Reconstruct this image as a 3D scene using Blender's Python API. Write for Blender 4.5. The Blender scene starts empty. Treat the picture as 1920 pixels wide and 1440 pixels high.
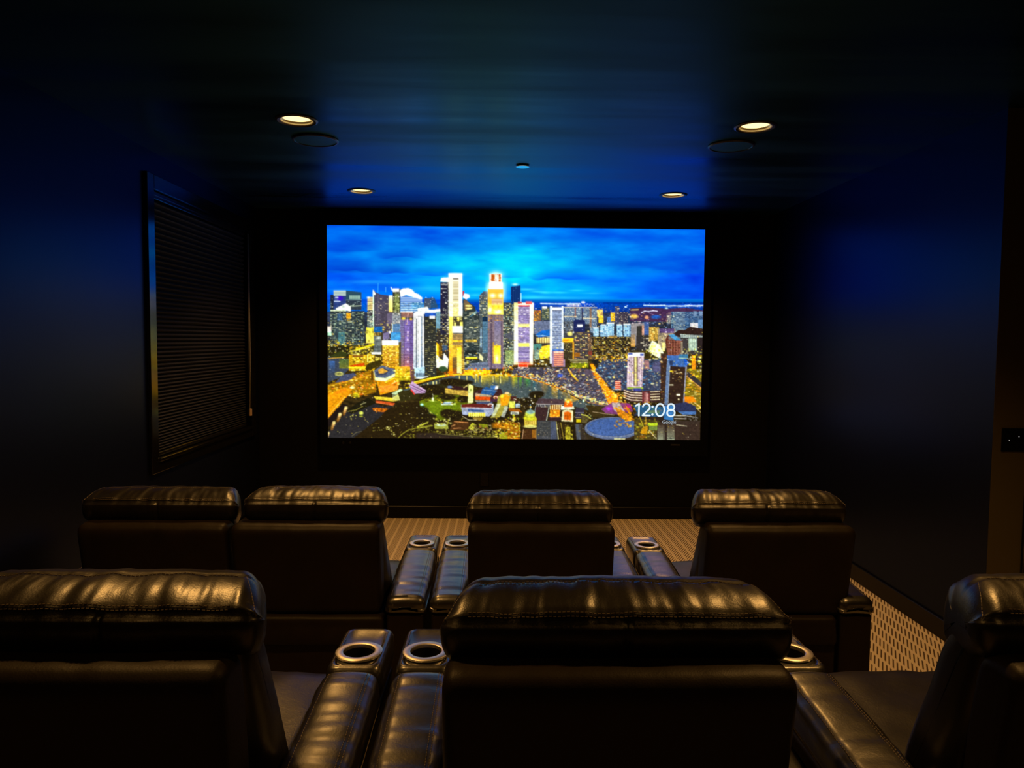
# Home cinema: black room, projection screen, two rows of leather recliners
import bpy, bmesh, math, random
import numpy as np
from mathutils import Vector, Matrix, noise
from mathutils.bvhtree import BVHTree

# =====================================================================  camera, world, exposure
scene = bpy.context.scene
COLL = scene.collection
EYE = Vector((0.0, 0.0, 1.6))
FOCAL_PX = 1379.44
cam_data = bpy.data.cameras.new('camera')
cam_data.sensor_fit = 'HORIZONTAL'; cam_data.sensor_width = 36.0
cam_data.lens = FOCAL_PX / 1920.0 * 36.0
cam_data.clip_start = 0.05; cam_data.clip_end = 60
cam = bpy.data.objects.new('camera', cam_data); COLL.objects.link(cam)
YAW, PITCH, ROLL = 0.0193, 0.0590, 0.0089
fw = Vector((math.sin(YAW) * math.cos(PITCH), math.cos(YAW) * math.cos(PITCH), -math.sin(PITCH)))
rt = Vector((math.cos(YAW), -math.sin(YAW), 0.0)); up = rt.cross(fw)
rt2 = rt * math.cos(ROLL) + up * math.sin(ROLL); up2 = up * math.cos(ROLL) - rt * math.sin(ROLL)
cam.matrix_world = Matrix(((rt2.x, up2.x, -fw.x, EYE.x), (rt2.y, up2.y, -fw.y, EYE.y), (rt2.z, up2.z, -fw.z, EYE.z), (0, 0, 0, 1)))
scene.camera = cam
world = bpy.data.worlds.new('world'); scene.world = world; world.use_nodes = True
world.node_tree.nodes['Background'].inputs[0].default_value = (0.004, 0.005, 0.008, 1)
world.node_tree.nodes['Background'].inputs[1].default_value = 0.3
vs = scene.view_settings
scene.display_settings.display_device = 'sRGB'
vs.view_transform = 'Standard'; vs.look = 'None'; vs.gamma = 1.0; vs.use_curve_mapping = False
vs.exposure = 0.0
DOWNLIGHT_WATTS = 88.0
DOWNLIGHT_COLOR = (1.0, 0.50, 0.125)
SCREEN_GAIN = 1.0

# =====================================================================  room measures (metres)
XL, XR, YF, YB, H = -2.1214, 2.4343, 6.5557, -2.6, 2.7333
YC, XA = 3.551, 3.7            # corner where the room widens, far side of the wide part
RISER_Y, RISER_Z = 2.45, 0.19

# =====================================================================  helpers
def mesh_obj(name, verts, faces, mat=None, parent=None, smooth=False):
    me = bpy.data.meshes.new(name); me.from_pydata([tuple(v) for v in verts], [], faces); me.update()
    o = bpy.data.objects.new(name, me); COLL.objects.link(o)
    if mat: me.materials.append(mat)
    if parent: o.parent = parent
    if smooth: me.polygons.foreach_set('use_smooth', [True] * len(me.polygons))
    return o
def bm_obj(name, bm, mat=None, parent=None, smooth=False):
    me = bpy.data.meshes.new(name); bm.normal_update(); bm.to_mesh(me); bm.free()
    o = bpy.data.objects.new(name, me); COLL.objects.link(o)
    if mat: me.materials.append(mat)
    if parent: o.parent = parent
    if smooth: me.polygons.foreach_set('use_smooth', [True] * len(me.polygons))
    return o
def add_box(bm, x0, x1, y0, y1, z0, z1, r=0.0, seg=3):
    m = Matrix.Translation(((x0 + x1) / 2, (y0 + y1) / 2, (z0 + z1) / 2)) @ Matrix.Diagonal((x1 - x0, y1 - y0, z1 - z0, 1))
    res = bmesh.ops.create_cube(bm, size=1.0, matrix=m)
    if r > 0:
        es = list({e for v in res['verts'] for e in v.link_edges})
        bmesh.ops.bevel(bm, geom=es, offset=r, segments=seg, profile=.5, affect='EDGES', clamp_overlap=True)
def box_obj(name, x0, x1, y0, y1, z0, z1, mat, parent=None, r=0.0, seg=3):
    bm = bmesh.new(); add_box(bm, x0, x1, y0, y1, z0, z1, r, seg)
    return bm_obj(name, bm, mat, parent, smooth=False)
def lathe(name, prof, mat, parent=None, n=48, center=(0, 0, 0), closed=False):
    vs_, fs = [], []; m = len(prof)
    for i in range(n):
        a = 2 * math.pi * i / n
        for r, z in prof: vs_.append((center[0] + r * math.cos(a), center[1] + r * math.sin(a), center[2] + z))
    for i in range(n):
        j = (i + 1) % n
        for k in range(m if closed else m - 1):
            l = (k + 1) % m
            fs.append((i * m + k, j * m + k, j * m + l, i * m + l))
    o = mesh_obj(name, vs_, fs, mat, parent, smooth=True); o.data.set_sharp_from_angle(angle=math.radians(32)); return o
def tag(o, label=None, cat=None, group=None, kind=None):
    if label: o['label'] = label
    if cat: o['category'] = cat
    if group: o['group'] = group
    if kind: o['kind'] = kind
    return o
def empty(name, loc, label=None, cat=None, group=None):
    o = bpy.data.objects.new(name, None); o.empty_display_size = .1; COLL.objects.link(o); o.location = loc
    return tag(o, label, cat, group)
def spline(pts, n):
    """closed Catmull-Rom through 2-D points, resampled to n points of even arc length"""
    P = np.array(pts, float); k = len(P); out = []
    for i in range(k):
        p0, p1, p2, p3 = P[i - 1], P[i], P[(i + 1) % k], P[(i + 2) % k]
        for t in np.linspace(0, 1, 16, endpoint=False):
            out.append(.5 * ((2 * p1) + (-p0 + p2) * t + (2 * p0 - 5 * p1 + 4 * p2 - p3) * t * t + (-p0 + 3 * p1 - 3 * p2 + p3) * t ** 3))
    Q = np.array(out); d = np.r_[0, np.cumsum(np.linalg.norm(np.roll(Q, -1, 0) - Q, axis=1))]
    QQ = np.vstack([Q, Q[:1]]); s = np.linspace(0, d[-1], n, endpoint=False)
    return np.stack([np.interp(s, d, QQ[:, 0]), np.interp(s, d, QQ[:, 1])], 1)
def loft(name, loop, a0, a1, mat, parent, mapf, na=24, r_end=.03, fn=None, dense=True, n_end=6):
    """sweep a closed loop of (b,c) points from a0 to a1 with rounded ends; fn(a,b,c,i,nb,nc)->offset along normal"""
    M = len(loop); cen = loop.mean(0)
    tang = np.roll(loop, -1, 0) - np.roll(loop, 1, 0); nor = np.stack([tang[:, 1], -tang[:, 0]], 1)
    nor /= np.linalg.norm(nor, axis=1)[:, None] + 1e-9
    if ((loop - cen) * nor).sum() < 0: nor = -nor
    ang = np.linspace(0, math.pi / 2, n_end + 1)
    ends = r_end * (1 - np.cos(ang))
    inner = np.linspace(a0 + r_end, a1 - r_end, max(2, na))[1:-1]
    A = np.r_[a0 + r_end - r_end * np.cos(ang), inner, a1 - r_end + r_end * np.sin(ang)]
    verts = []
    for a in A:
        d = min(a - a0, a1 - a)
        inset = 0. if d >= r_end else r_end * (1 - math.sqrt(max(0., 1 - (1 - d / r_end) ** 2)))
        for i in range(M):
            b, c = loop[i]; nb, nc = nor[i]
            off = -inset + (fn(a, b, c, i) if fn else 0.)
            verts.append(mapf(a, b + nb * off, c + nc * off))
    faces = []
    for k in range(len(A) - 1):
        for i in range(M):
            j = (i + 1) % M
            faces.append((k * M + i, k * M + j, (k + 1) * M + j, (k + 1) * M + i))
    for k in (0, len(A) - 1):
        ring = np.array(verts[k * M:(k + 1) * M]); verts.append(tuple(ring.mean(0))); ci = len(verts) - 1
        for i in range(M): faces.append((k * M + i, k * M + (i + 1) % M, ci) if k else (k * M + (i + 1) % M, k * M + i, ci))
    o = mesh_obj(name, verts, faces, mat, parent, smooth=True)
    bm = bmesh.new(); bm.from_mesh(o.data); bmesh.ops.recalc_face_normals(bm, faces=bm.faces); bm.to_mesh(o.data); bm.free()
    return o
AX = lambda a, b, c: (a, b, c)           # sweep along x, loop in (y, z)
AY = lambda a, b, c: (b, a, c)           # sweep along y, loop in (x, z)

# =====================================================================  materials
def new_mat(name):
    m = bpy.data.materials.new(name); m.use_nodes = True
    nt = m.node_tree; b = nt.nodes['Principled BSDF']
    return m, nt, b
def nd(nt, typ, **kw):
    n = nt.nodes.new(typ)
    for k, v in kw.items():
        if k in n.inputs.keys(): n.inputs[k].default_value = v
        else: setattr(n, k, v)
    return n
def plain(name, color, rough=.5, metal=0., spec=.5, bump=0., bscale=200.):
    m, nt, b = new_mat(name)
    b.inputs['Base Color'].default_value = (*color, 1); b.inputs['Roughness'].default_value = rough
    b.inputs['Metallic'].default_value = metal; b.inputs['Specular IOR Level'].default_value = spec
    tc = nd(nt, 'ShaderNodeTexCoord'); n = nd(nt, 'ShaderNodeTexNoise', Scale=bscale, Detail=3.)
    nt.links.new(tc.outputs['Object'], n.inputs['Vector'])
    r = nd(nt, 'ShaderNodeMapRange'); r.inputs[3].default_value = rough * .9; r.inputs[4].default_value = min(1, rough * 1.1)
    nt.links.new(n.outputs['Fac'], r.inputs[0]); nt.links.new(r.outputs[0], b.inputs['Roughness'])
    if bump:
        bp = nd(nt, 'ShaderNodeBump', Strength=bump, Distance=.002)
        nt.links.new(n.outputs['Fac'], bp.inputs['Height']); nt.links.new(bp.outputs[0], b.inputs['Normal'])
    return m
def leather(name, color, rough, wr=.35, spec=.6):
    m, nt, b = new_mat(name); L = nt.links.new
    tc = nd(nt, 'ShaderNodeTexCoord'); co = tc.outputs['Object']
    n1 = nd(nt, 'ShaderNodeTexNoise', Scale=9., Detail=4., Roughness=.6); L(co, n1.inputs['Vector'])
    vo = nd(nt, 'ShaderNodeTexVoronoi', Scale=260.); L(co, vo.inputs['Vector'])
    n2 = nd(nt, 'ShaderNodeTexNoise', Scale=38., Detail=3., Roughness=.55, Distortion=.6); L(co, n2.inputs['Vector'])
    cr = nd(nt, 'ShaderNodeValToRGB'); cr.color_ramp.elements[0].position = .3; cr.color_ramp.elements[1].position = .75
    cr.color_ramp.elements[0].color = (*[c * .75 for c in color], 1); cr.color_ramp.elements[1].color = (*[c * 1.25 for c in color], 1)
    L(n1.outputs['Fac'], cr.inputs[0]); L(cr.outputs[0], b.inputs['Base Color'])
    mr = nd(nt, 'ShaderNodeMapRange'); mr.inputs[3].default_value = rough - .06; mr.inputs[4].default_value = rough + .08
    L(n1.outputs['Fac'], mr.inputs[0]); L(mr.outputs[0], b.inputs['Roughness'])
    b1 = nd(nt, 'ShaderNodeBump', Strength=wr, Distance=.012); L(n2.outputs['Fac'], b1.inputs['Height'])
    b2 = nd(nt, 'ShaderNodeBump', Strength=.12, Distance=.0012); L(vo.outputs['Distance'], b2.inputs['Height']); L(b1.outputs[0], b2.inputs['Normal'])
    L(b2.outputs[0], b.inputs['Normal'])
    b.inputs['Specular IOR Level'].default_value = spec
    return m
def paint(name, color, rough, scale, spec=.5, bump=.06, var=.12, tint=None):
    m, nt, b = new_mat(name); L = nt.links.new
    tc = nd(nt, 'ShaderNodeTexCoord'); mp = nd(nt, 'ShaderNodeMapping'); mp.inputs['Scale'].default_value = scale
    L(tc.outputs['Object'], mp.inputs['Vector'])
    n1 = nd(nt, 'ShaderNodeTexNoise', Scale=1., Detail=4., Roughness=.6); L(mp.outputs[0], n1.inputs['Vector'])
    mr = nd(nt, 'ShaderNodeMapRange'); mr.inputs[1].default_value = .3; mr.inputs[2].default_value = .7
    mr.inputs[3].default_value = rough - var; mr.inputs[4].default_value = rough + var
    L(n1.outputs['Fac'], mr.inputs[0]); L(mr.outputs[0], b.inputs['Roughness'])
    n2 = nd(nt, 'ShaderNodeTexNoise', Scale=160., Detail=2.); L(tc.outputs['Object'], n2.inputs['Vector'])
    bp = nd(nt, 'ShaderNodeBump', Strength=bump, Distance=.002); L(n2.outputs['Fac'], bp.inputs['Height']); L(bp.outputs[0], b.inputs['Normal'])
    b.inputs['Base Color'].default_value = (*color, 1); b.inputs['Specular IOR Level'].default_value = spec
    if tint:      # blue of the screen's reflections put into the gloss colour
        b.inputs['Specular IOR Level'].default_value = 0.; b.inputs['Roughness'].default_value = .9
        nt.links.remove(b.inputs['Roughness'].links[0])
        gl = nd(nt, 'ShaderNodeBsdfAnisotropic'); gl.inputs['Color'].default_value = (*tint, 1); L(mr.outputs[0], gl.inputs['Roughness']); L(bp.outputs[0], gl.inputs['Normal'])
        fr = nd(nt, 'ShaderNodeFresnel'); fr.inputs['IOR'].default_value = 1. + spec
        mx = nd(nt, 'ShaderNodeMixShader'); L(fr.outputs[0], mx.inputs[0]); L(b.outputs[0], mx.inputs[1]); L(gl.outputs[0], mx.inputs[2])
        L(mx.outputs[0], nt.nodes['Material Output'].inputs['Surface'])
    return m
def carpet_mat():
    m, nt, b = new_mat('carpet_weave'); L = nt.links.new
    def mth(op, a, bb=None, c=None):
        n = nd(nt, 'ShaderNodeMath', operation=op)
        for i, v in enumerate((a, bb, c)):
            if v is None: continue
            if isinstance(v, (int, float)): n.inputs[i].default_value = v
            else: L(v, n.inputs[i])
        return n.outputs[0]
    tc = nd(nt, 'ShaderNodeTexCoord'); sp = nd(nt, 'ShaderNodeSeparateXYZ'); L(tc.outputs['Object'], sp.inputs[0])
    u = mth('DIVIDE', sp.outputs['X'], .070); cu = mth('FLOOR', u); fu = mth('SUBTRACT', u, cu)
    sl_ = mth('SUBTRACT', mth('DIVIDE', sp.outputs['X'], .0205), mth('MULTIPLY', sp.outputs['Y'], .53 / .0205))
    fv = mth('FRACT', mth('ADD', mth('ADD', sl_, 2000.), mth('MULTIPLY', cu, .37)))
    du = mth('ABSOLUTE', mth('SUBTRACT', fu, .5)); dv = mth('ABSOLUTE', mth('SUBTRACT', fv, .5))
    def step(x, lo, hi):
        r = nd(nt, 'ShaderNodeMapRange', interpolation_type='SMOOTHSTEP'); L(x, r.inputs[0])
        r.inputs[1].default_value = lo; r.inputs[2].default_value = hi; r.inputs[3].default_value = 1; r.inputs[4].default_value = 0
        return r.outputs[0]
    dash = mth('MULTIPLY', step(du, .33, .42), step(dv, .13, .24))
    no = nd(nt, 'ShaderNodeTexNoise', Scale=420., Detail=2.); L(tc.outputs['Object'], no.inputs['Vector'])
    mx = nd(nt, 'ShaderNodeMix', data_type='RGBA'); L(dash, mx.inputs[0]); mx.inputs[6].default_value = (.74, .61, .44, 1); mx.inputs[7].default_value = (.11, .075, .045, 1)
    mu = nd(nt, 'ShaderNodeMix', data_type='RGBA', blend_type='MULTIPLY'); mu.inputs[0].default_value = .45
    L(mx.outputs[2], mu.inputs[6]); L(no.outputs['Color'], mu.inputs[7]); L(mu.outputs[2], b.inputs['Base Color'])
    b.inputs['Roughness'].default_value = .95; b.inputs['Specular IOR Level'].default_value = .1
    h = mth('SUBTRACT', no.outputs['Fac'], mth('MULTIPLY', dash, 1.2))
    bp = nd(nt, 'ShaderNodeBump', Strength=.7, Distance=.004); L(h, bp.inputs['Height']); L(bp.outputs[0], b.inputs['Normal'])
    return m
def emit(name, color, strength):
    m = bpy.data.materials.new(name); m.use_nodes = True; nt = m.node_tree; nt.nodes.clear()
    e = nd(nt, 'ShaderNodeEmission'); e.inputs[0].default_value = (*color, 1); e.inputs[1].default_value = strength
    o = nd(nt, 'ShaderNodeOutputMaterial'); nt.links.new(e.outputs[0], o.inputs[0])
    return m

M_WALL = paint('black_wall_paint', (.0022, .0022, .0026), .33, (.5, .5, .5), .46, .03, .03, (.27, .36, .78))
M_FRONT = paint('matte_black_wall_paint', (.0035, .003, .0026), .7, (.5, .5, .5), .1, .03, .03)
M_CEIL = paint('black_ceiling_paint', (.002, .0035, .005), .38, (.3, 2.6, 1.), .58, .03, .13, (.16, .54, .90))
M_TRIM = paint('black_trim_gloss', (.005, .0045, .004), .14, (2., 2., 2.), 1., .0, .02)
M_BASE = paint('black_baseboard_paint', (.0025, .002, .0016), .35, (2., 2., 2.), .14, .0, .02)
M_RETURN = paint('lamplit_return_wall', (.085, .068, .032), .6, (.5, .5, .5), .3, .03, .03)  # warm lamplight on the return wall put into its brown colour
M_CARPET = carpet_mat()
M_LEATHER = leather('black_brown_leather', (.006, .0045, .003), .36, .045)
M_LEATHER_ARM = leather('black_arm_leather', (.007, .006, .005), .34, .07, .9)
for _n in M_LEATHER_ARM.node_tree.nodes:
    if _n.type == 'BSDF_PRINCIPLED': _n.inputs['Coat Weight'].default_value = .75; _n.inputs['Coat Roughness'].default_value = .24
M_PANEL = leather('smooth_back_leather', (.010, .0068, .004), .48, .05, .13)
M_STITCH = plain('tan_thread', (.13, .10, .07), .55)
M_RING = plain('brushed_steel', (.78, .75, .70), .36, 1.0)
M_CUP = plain('black_cup_plastic', (.008, .008, .009), .35)
M_FOOT = plain('black_plastic_foot', (.012, .012, .012), .5)
M_VELVET = plain('black_velvet_frame', (.0035, .0035, .004), .95, 0, .05)
M_SHADE = plain('charcoal_pleated_fabric', (.0075, .0075, .008), .62, 0, .35, .2, 900.)
M_RAIL = plain('black_enamel', (.010, .010, .011), .17, 0, 1.)
M_CORD = plain('grey_cord', (.62, .56, .48), .5)
M_TASSEL = plain('beige_plastic', (.50, .34, .20), .45)
M_METAL_BLACK = plain('black_metal', (.012, .012, .013), .38)
M_PLATE = plain('black_switch_plastic', (.0025, .0025, .0025), .4, 0, .2)
M_COVER = plain('screen_blue_cover', (.42, .66, .95), .22, .9)  # pale cover, with the screen's blue reflection put into its colour
M_GLASS, _nt, _b = new_mat('window_glass')
_b.inputs['Transmission Weight'].default_value = 1.0; _b.inputs['Roughness'].default_value = .02; _b.inputs['IOR'].default_value = 1.45

# =====================================================================  room shell
def struct(o): o['kind'] = 'structure'; return o
def shell(name, boxes, mat):
    bm = bmesh.new()
    for b in boxes: add_box(bm, *b)
    return struct(bm_obj(name, bm, mat))
T = .14
WY0, WY1, WZ0, WZ1 = 4.575, 6.32, .85, 2.50        # window opening in the left wall
shell('floor', [(XL - T, XA + T, YB - T, YF + T, -.12, 0)], M_CARPET)
shell('trim_1', [(XL, XA, YB, RISER_Y, .0, RISER_Z)], M_CARPET)['label'] = 'carpeted riser under the back row of seats'
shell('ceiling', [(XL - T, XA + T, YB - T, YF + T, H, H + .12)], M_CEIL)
shell('wall_front', [(XL - T, XR + T, YF, YF + T, 0, H)], M_FRONT)
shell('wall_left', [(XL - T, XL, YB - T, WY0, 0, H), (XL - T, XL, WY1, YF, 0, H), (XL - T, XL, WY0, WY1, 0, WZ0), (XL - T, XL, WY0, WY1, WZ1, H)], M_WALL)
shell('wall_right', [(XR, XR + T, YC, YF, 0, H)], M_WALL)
DX0, DX1 = 2.70, 3.55                              # doorway in the short return wall
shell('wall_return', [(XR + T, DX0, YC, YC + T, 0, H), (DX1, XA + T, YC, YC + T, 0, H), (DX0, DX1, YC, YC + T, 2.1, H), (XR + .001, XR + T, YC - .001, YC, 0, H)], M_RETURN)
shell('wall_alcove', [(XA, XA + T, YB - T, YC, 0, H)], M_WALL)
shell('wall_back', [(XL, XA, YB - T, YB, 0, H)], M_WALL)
def baseboard(name, x0, x1, y0, y1, z0=0.0):
    bm = bmesh.new(); add_box(bm, x0, x1, y0, y1, z0, z0 + .108, .003, 1)
    return struct(bm_obj(name, bm, M_BASE))
baseboard('baseboard_front', XL, XR, YF - .016, YF)
baseboard('baseboard_right', XR - .016, XR, YC, YF - .016)
baseboard('baseboard_left', XL, XL + .016, RISER_Y, YF - .016)
baseboard('baseboard_return', XR, 2.60, YC - .016, YC)
# door beside the switch plate: casing, slab, lever
d1 = struct(empty('door_1', ((DX0 + DX1) / 2, YC, 0)))
def local_box(name, parent, x0, x1, y0, y1, z0, z1, mat, r=0., seg=2):
    px, py, pz = parent.location
    return box_obj(name, x0 - px, x1 - px, y0 - py, y1 - py, z0 - pz, z1 - pz, mat, parent, r, seg)
local_box('door_slab', d1, DX0 + .012, DX1 - .012, YC + .05, YC + .09, .01, 2.085, M_TRIM, .004)
local_box('casing', d1, 2.602, DX0, YC - .02, YC - .001, 0, 2.2, M_TRIM, .004)
local_box('casing', d1, DX1, DX1 + .09, YC - .02, YC - .001, 0, 2.2, M_TRIM, .004)
local_box('casing', d1, DX0, DX1, YC - .02, YC - .001, 2.1, 2.2, M_TRIM, .004)
lv = local_box('door_handle', d1, DX0 + .07, DX0 + .19, YC - .012, YC + .006, .99, 1.01, M_METAL_BLACK, .004)
local_box('handle_rose', d1, DX0 + .06, DX0 + .11, YC + .006, YC + .05, .975, 1.025, M_METAL_BLACK, .008)

# window in the left wall
win = struct(empty('window_1', (XL, (WY0 + WY1) / 2, WZ0)))
CW = .09
local_box('casing', win, XL + .001, XL + .024, WY0 - CW, WY0, WZ0 - CW, WZ1 + CW, M_TRIM, .004)
local_box('casing', win, XL + .001, XL + .024, WY1, WY1 + CW, WZ0 - CW, WZ1 + CW, M_TRIM, .004)
local_box('casing', win, XL + .001, XL + .024, WY0, WY1, WZ1, WZ1 + CW, M_TRIM, .004)
local_box('apron', win, XL + .001, XL + .020, WY0, WY1, WZ0 - CW, WZ0 - .022, M_TRIM, .004)
local_box('sill', win, XL - .10, XL + .035, WY0 + .001, WY1 - .001, WZ0 - .021, WZ0 + .002, M_TRIM, .004)
local_box('sash', win, XL - .11, XL - .08, WY0, WY0 + .05, WZ0, WZ1, M_TRIM, .003)
local_box('sash', win, XL - .11, XL - .08, WY1 - .05, WY1, WZ0, WZ1, M_TRIM, .003)
local_box('sash', win, XL - .11, XL - .08, WY0 + .05, WY1 - .05, WZ1 - .05, WZ1, M_TRIM, .003)
local_box('sash', win, XL - .11, XL - .08, WY0 + .05, WY1 - .05, WZ0, WZ0 + .05, M_TRIM, .003)
local_box('pane', win, XL - .098, XL - .092, WY0 + .05, WY1 - .05, WZ0 + .05, WZ1 - .05, M_GLASS)

# pleated shade in that window
sh = empty('pleated_shade', (XL, (WY0 + WY1) / 2, WZ0), 'charcoal pleated window shade lowered in the left wall window', 'window shade')
SY0, SY1 = WY0 + .006, 6.225
local_box('headrail', sh, XL - .05, XL + .004, SY0, SY1, WZ1 - .052, WZ1 - .002, M_RAIL, .006, 3)
local_box('headrail_lip', sh, XL + .004, XL + .010, SY0, SY1, WZ1 - .030, WZ1 - .022, M_RAIL, .002)
local_box('bottom_rail', sh, XL - .045, XL + .002, SY0, SY1, WZ0 + .006, WZ0 + .034, M_RAIL, .006, 3)
zs = [WZ1 - .054]; NP = 58
ws = np.linspace(1.0, .46, NP); ws *= (WZ1 - .054 - (WZ0 + .036)) / ws.sum()
prof = []
z = WZ1 - .054
for w in ws:
    prof += [(-.024, z), (-.006, z - w * .30), (.0, z - w * .5), (-.006, z - w * .70)]; z -= w
prof.append((-.024, z))
vv, ff = [], []
yc = (WY0 + WY1) / 2
for (x, zz) in prof:
    for y in (SY0, SY1): vv.append((x, y - yc, zz - WZ0))
for x, zz in prof[::-1]:
    for y in (SY0, SY1): vv.append((-.044 - .6 * (x + .024), y - yc, zz - WZ0))
n2 = len(vv) // 2
for k in range(n2):
    l = (k + 1) % n2; ff.append((2 * k, 2 * k + 1, 2 * l + 1, 2 * l))
n1 = len(prof)
for k in range(n1 - 1):
    bq = n2 - 1 - k
    ff.append((2 * k, 2 * (k + 1), 2 * (bq - 1), 2 * bq)); ff.append((2 * k + 1, 2 * bq + 1, 2 * (bq - 1) + 1, 2 * (k + 1) + 1))
mesh_obj('pleated_fabric', vv, ff, M_SHADE, sh)
bm = bmesh.new()
for dy in (0, .028):
    bmesh.ops.create_cone(bm, cap_ends=True, segments=8, radius1=.0022, radius2=.0022, depth=1.49, matrix=Matrix.Translation((.018, 6.262 + dy - yc, 1.73 - WZ0)))
cord = bm_obj('pull_cord', bm, M_CORD, sh, True)
tas = lathe('cord_tassel', [(0, .030), (.011, .030), (.0135, .027), (.0135, -.028), (.011, -.031), (0, -.031)], M_TASSEL, sh, 16, (.018, 6.276 - yc, .972 - WZ0))
tas['label'] = 'beige plastic tassel'

# ---- picture content of the screen
def paint_city():
    """flat moving-picture content of the projection screen: returns (array, ox, oy, ss), linear-light RGB"""
    import numpy as np
    SS = 2; OX, OY, WW, HH = 608, 418, 720, 412
    W, H = WW * SS, HH * SS
    rng = np.random.default_rng(7)
    im = np.zeros((H, W, 3), np.float32)
    gx = (np.arange(W) + .5) / SS + OX
    gy = (np.arange(H) + .5) / SS + OY
    def col(c): return np.array(c, np.float32) / 255.
    def sl(x0, y0, x1, y1):
        a = max(0, int((x0 - OX) * SS)); b = min(W, max(a + 1, int(round((x1 - OX) * SS))))
        c = max(0, int((y0 - OY) * SS)); d = min(H, max(c + 1, int(round((y1 - OY) * SS))))
        return slice(c, d), slice(a, b)
    def mix(s, m, c):
        im[s] = im[s] * (1 - m[..., None]) + np.asarray(c, np.float32) * m[..., None]
    def R(x0, y0, x1, y1, c, a=1.):
        s = sl(x0, y0, x1, y1); im[s] = im[s] * (1 - a) + col(c) * a
    def G(x0, y0, x1, y1, c0, c1, a=1.):     # vertical gradient
        s = sl(x0, y0, x1, y1); n = im[s].shape[0]
        t = np.linspace(0, 1, n)[:, None, None].astype(np.float32)
        im[s] = im[s] * (1 - a) + (col(c0) * (1 - t) + col(c1) * t) * a
    def mask(pts):
        P = np.array(pts, float); x0, y0 = P.min(0); x1, y1 = P.max(0)
        s = sl(x0, y0, x1 + .5, y1 + .5); X, Y = np.meshgrid(gx[s[1]], gy[s[0]])
        m = np.zeros(X.shape, bool); n = len(P)
        for i in range(n):
            (ax, ay), (bx, by) = P[i], P[(i + 1) % n]
            if ay == by: continue
            c = ((ay > Y) != (by > Y)) & (X < (bx - ax) * (Y - ay) / (by - ay) + ax); m ^= c
        return s, m.astype(np.float32), X, Y
    def P(pts, c, a=1.):
        s, m, X, Y = mask(pts); mix(s, m * a, col(c))
    def E(cx, cy, rx, ry, c, a=1., soft=.15):
        s = sl(cx - rx * 1.3, cy - ry * 1.3, cx + rx * 1.3, cy + ry * 1.3); X, Y = np.meshgrid(gx[s[1]], gy[s[0]])
        d = np.sqrt(((X - cx) / rx) ** 2 + ((Y - cy) / ry) ** 2)
        mix(s, np.clip((1 + soft - d) / (2 * soft), 0, 1).astype(np.float32) * a, col(c))
    def glow(cx, cy, rx, ry, c, a=1.):
        s = sl(cx - rx * 2.5, cy - ry * 2.5, cx + rx * 2.5, cy + ry * 2.5); X, Y = np.meshgrid(gx[s[1]], gy[s[0]])
        m = np.exp(-(((X - cx) / rx) ** 2 + ((Y - cy) / ry) ** 2) * 1.2).astype(np.float32) * a
        mix(s, np.clip(m, 0, 1), col(c))
    def L(pts, w, c, a=1.):
        for (ax, ay), (bx, by) in zip(pts[:-1], pts[1:]):
            s = sl(min(ax, bx) - w, min(ay, by) - w, max(ax, bx) + w, max(ay, by) + w)
            X, Y = np.meshgrid(gx[s[1]], gy[s[0]]); dx, dy = bx - ax, by - ay
            t = np.clip(((X - ax) * dx + (Y - ay) * dy) / (dx * dx + dy * dy + 1e-9), 0, 1)
            d = np.hypot(X - ax - t * dx, Y - ay - t * dy)
            mix(s, np.clip(w / 2 + .4 - d, 0, 1).astype(np.float32) * a, col(c))
    def stripes(x0, y0, x1, y1, step, th, c, a=1., jit=0., vert=False):
        t = (x0 if vert else y0)
        while t < (x1 if vert else y1):
            aa = a * (1 - jit * rng.random())
            if vert: R(t, y0, t + th, y1, c, aa)
            else: R(x0, t, x1, t + th, c, aa)
            t += step
    def win(x0, y0, x1, y1, dx, dy, ww, hh, cs, p=.5):
        y = y0
        while y < y1 - hh * .5:
            x = x0
            while x < x1 - ww * .3:
                if rng.random() < p:
                    k = rng.uniform(.6, 1.7); c = cs[rng.integers(len(cs))]
                    R(x, y, min(x1, x + ww * k), y + hh, c, rng.uniform(.55, 1))
                x += dx
            y += dy
    def spk(pts, n, cs, r0=.5, r1=1.4, flat=1., a=.9):
        q = np.array(pts, float); lo, hi = q.min(0), q.max(0); k = 0; tries = 0
        nP = len(q)
        while k < n and tries < n * 12:
            tries += 1
            x, y = rng.uniform(lo, hi); ins = False
            for i in range(nP):
                (ax, ay), (bx, by) = q[i], q[(i + 1) % nP]
                if (ay > y) != (by > y) and x < (bx - ax) * (y - ay) / (by - ay) + ax: ins = not ins
            if not ins: continue
            r = rng.uniform(r0, r1); E(x, y, r * rng.uniform(.7, 1.6), r * flat * rng.uniform(.6, 1.1), cs[rng.integers(len(cs))], a * rng.uniform(.5, 1), .35); k += 1
    def box(x0, y0, x1, y1): return [(x0, y0), (x1, y0), (x1, y1), (x0, y1)]
    def vnoise(X, Y, seed):
        g = np.random.default_rng(seed).random((64, 64)).astype(np.float32)
        xi = np.floor(X).astype(int); yi = np.floor(Y).astype(int); fx = X - xi; fy = Y - yi
        fx = fx * fx * (3 - 2 * fx); fy = fy * fy * (3 - 2 * fy)
        g00 = g[yi % 64, xi % 64]; g10 = g[yi % 64, (xi + 1) % 64]; g01 = g[(yi + 1) % 64, xi % 64]; g11 = g[(yi + 1) % 64, (xi + 1) % 64]
        return (g00 * (1 - fx) + g10 * fx) * (1 - fy) + (g01 * (1 - fx) + g11 * fx) * fy
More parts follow.
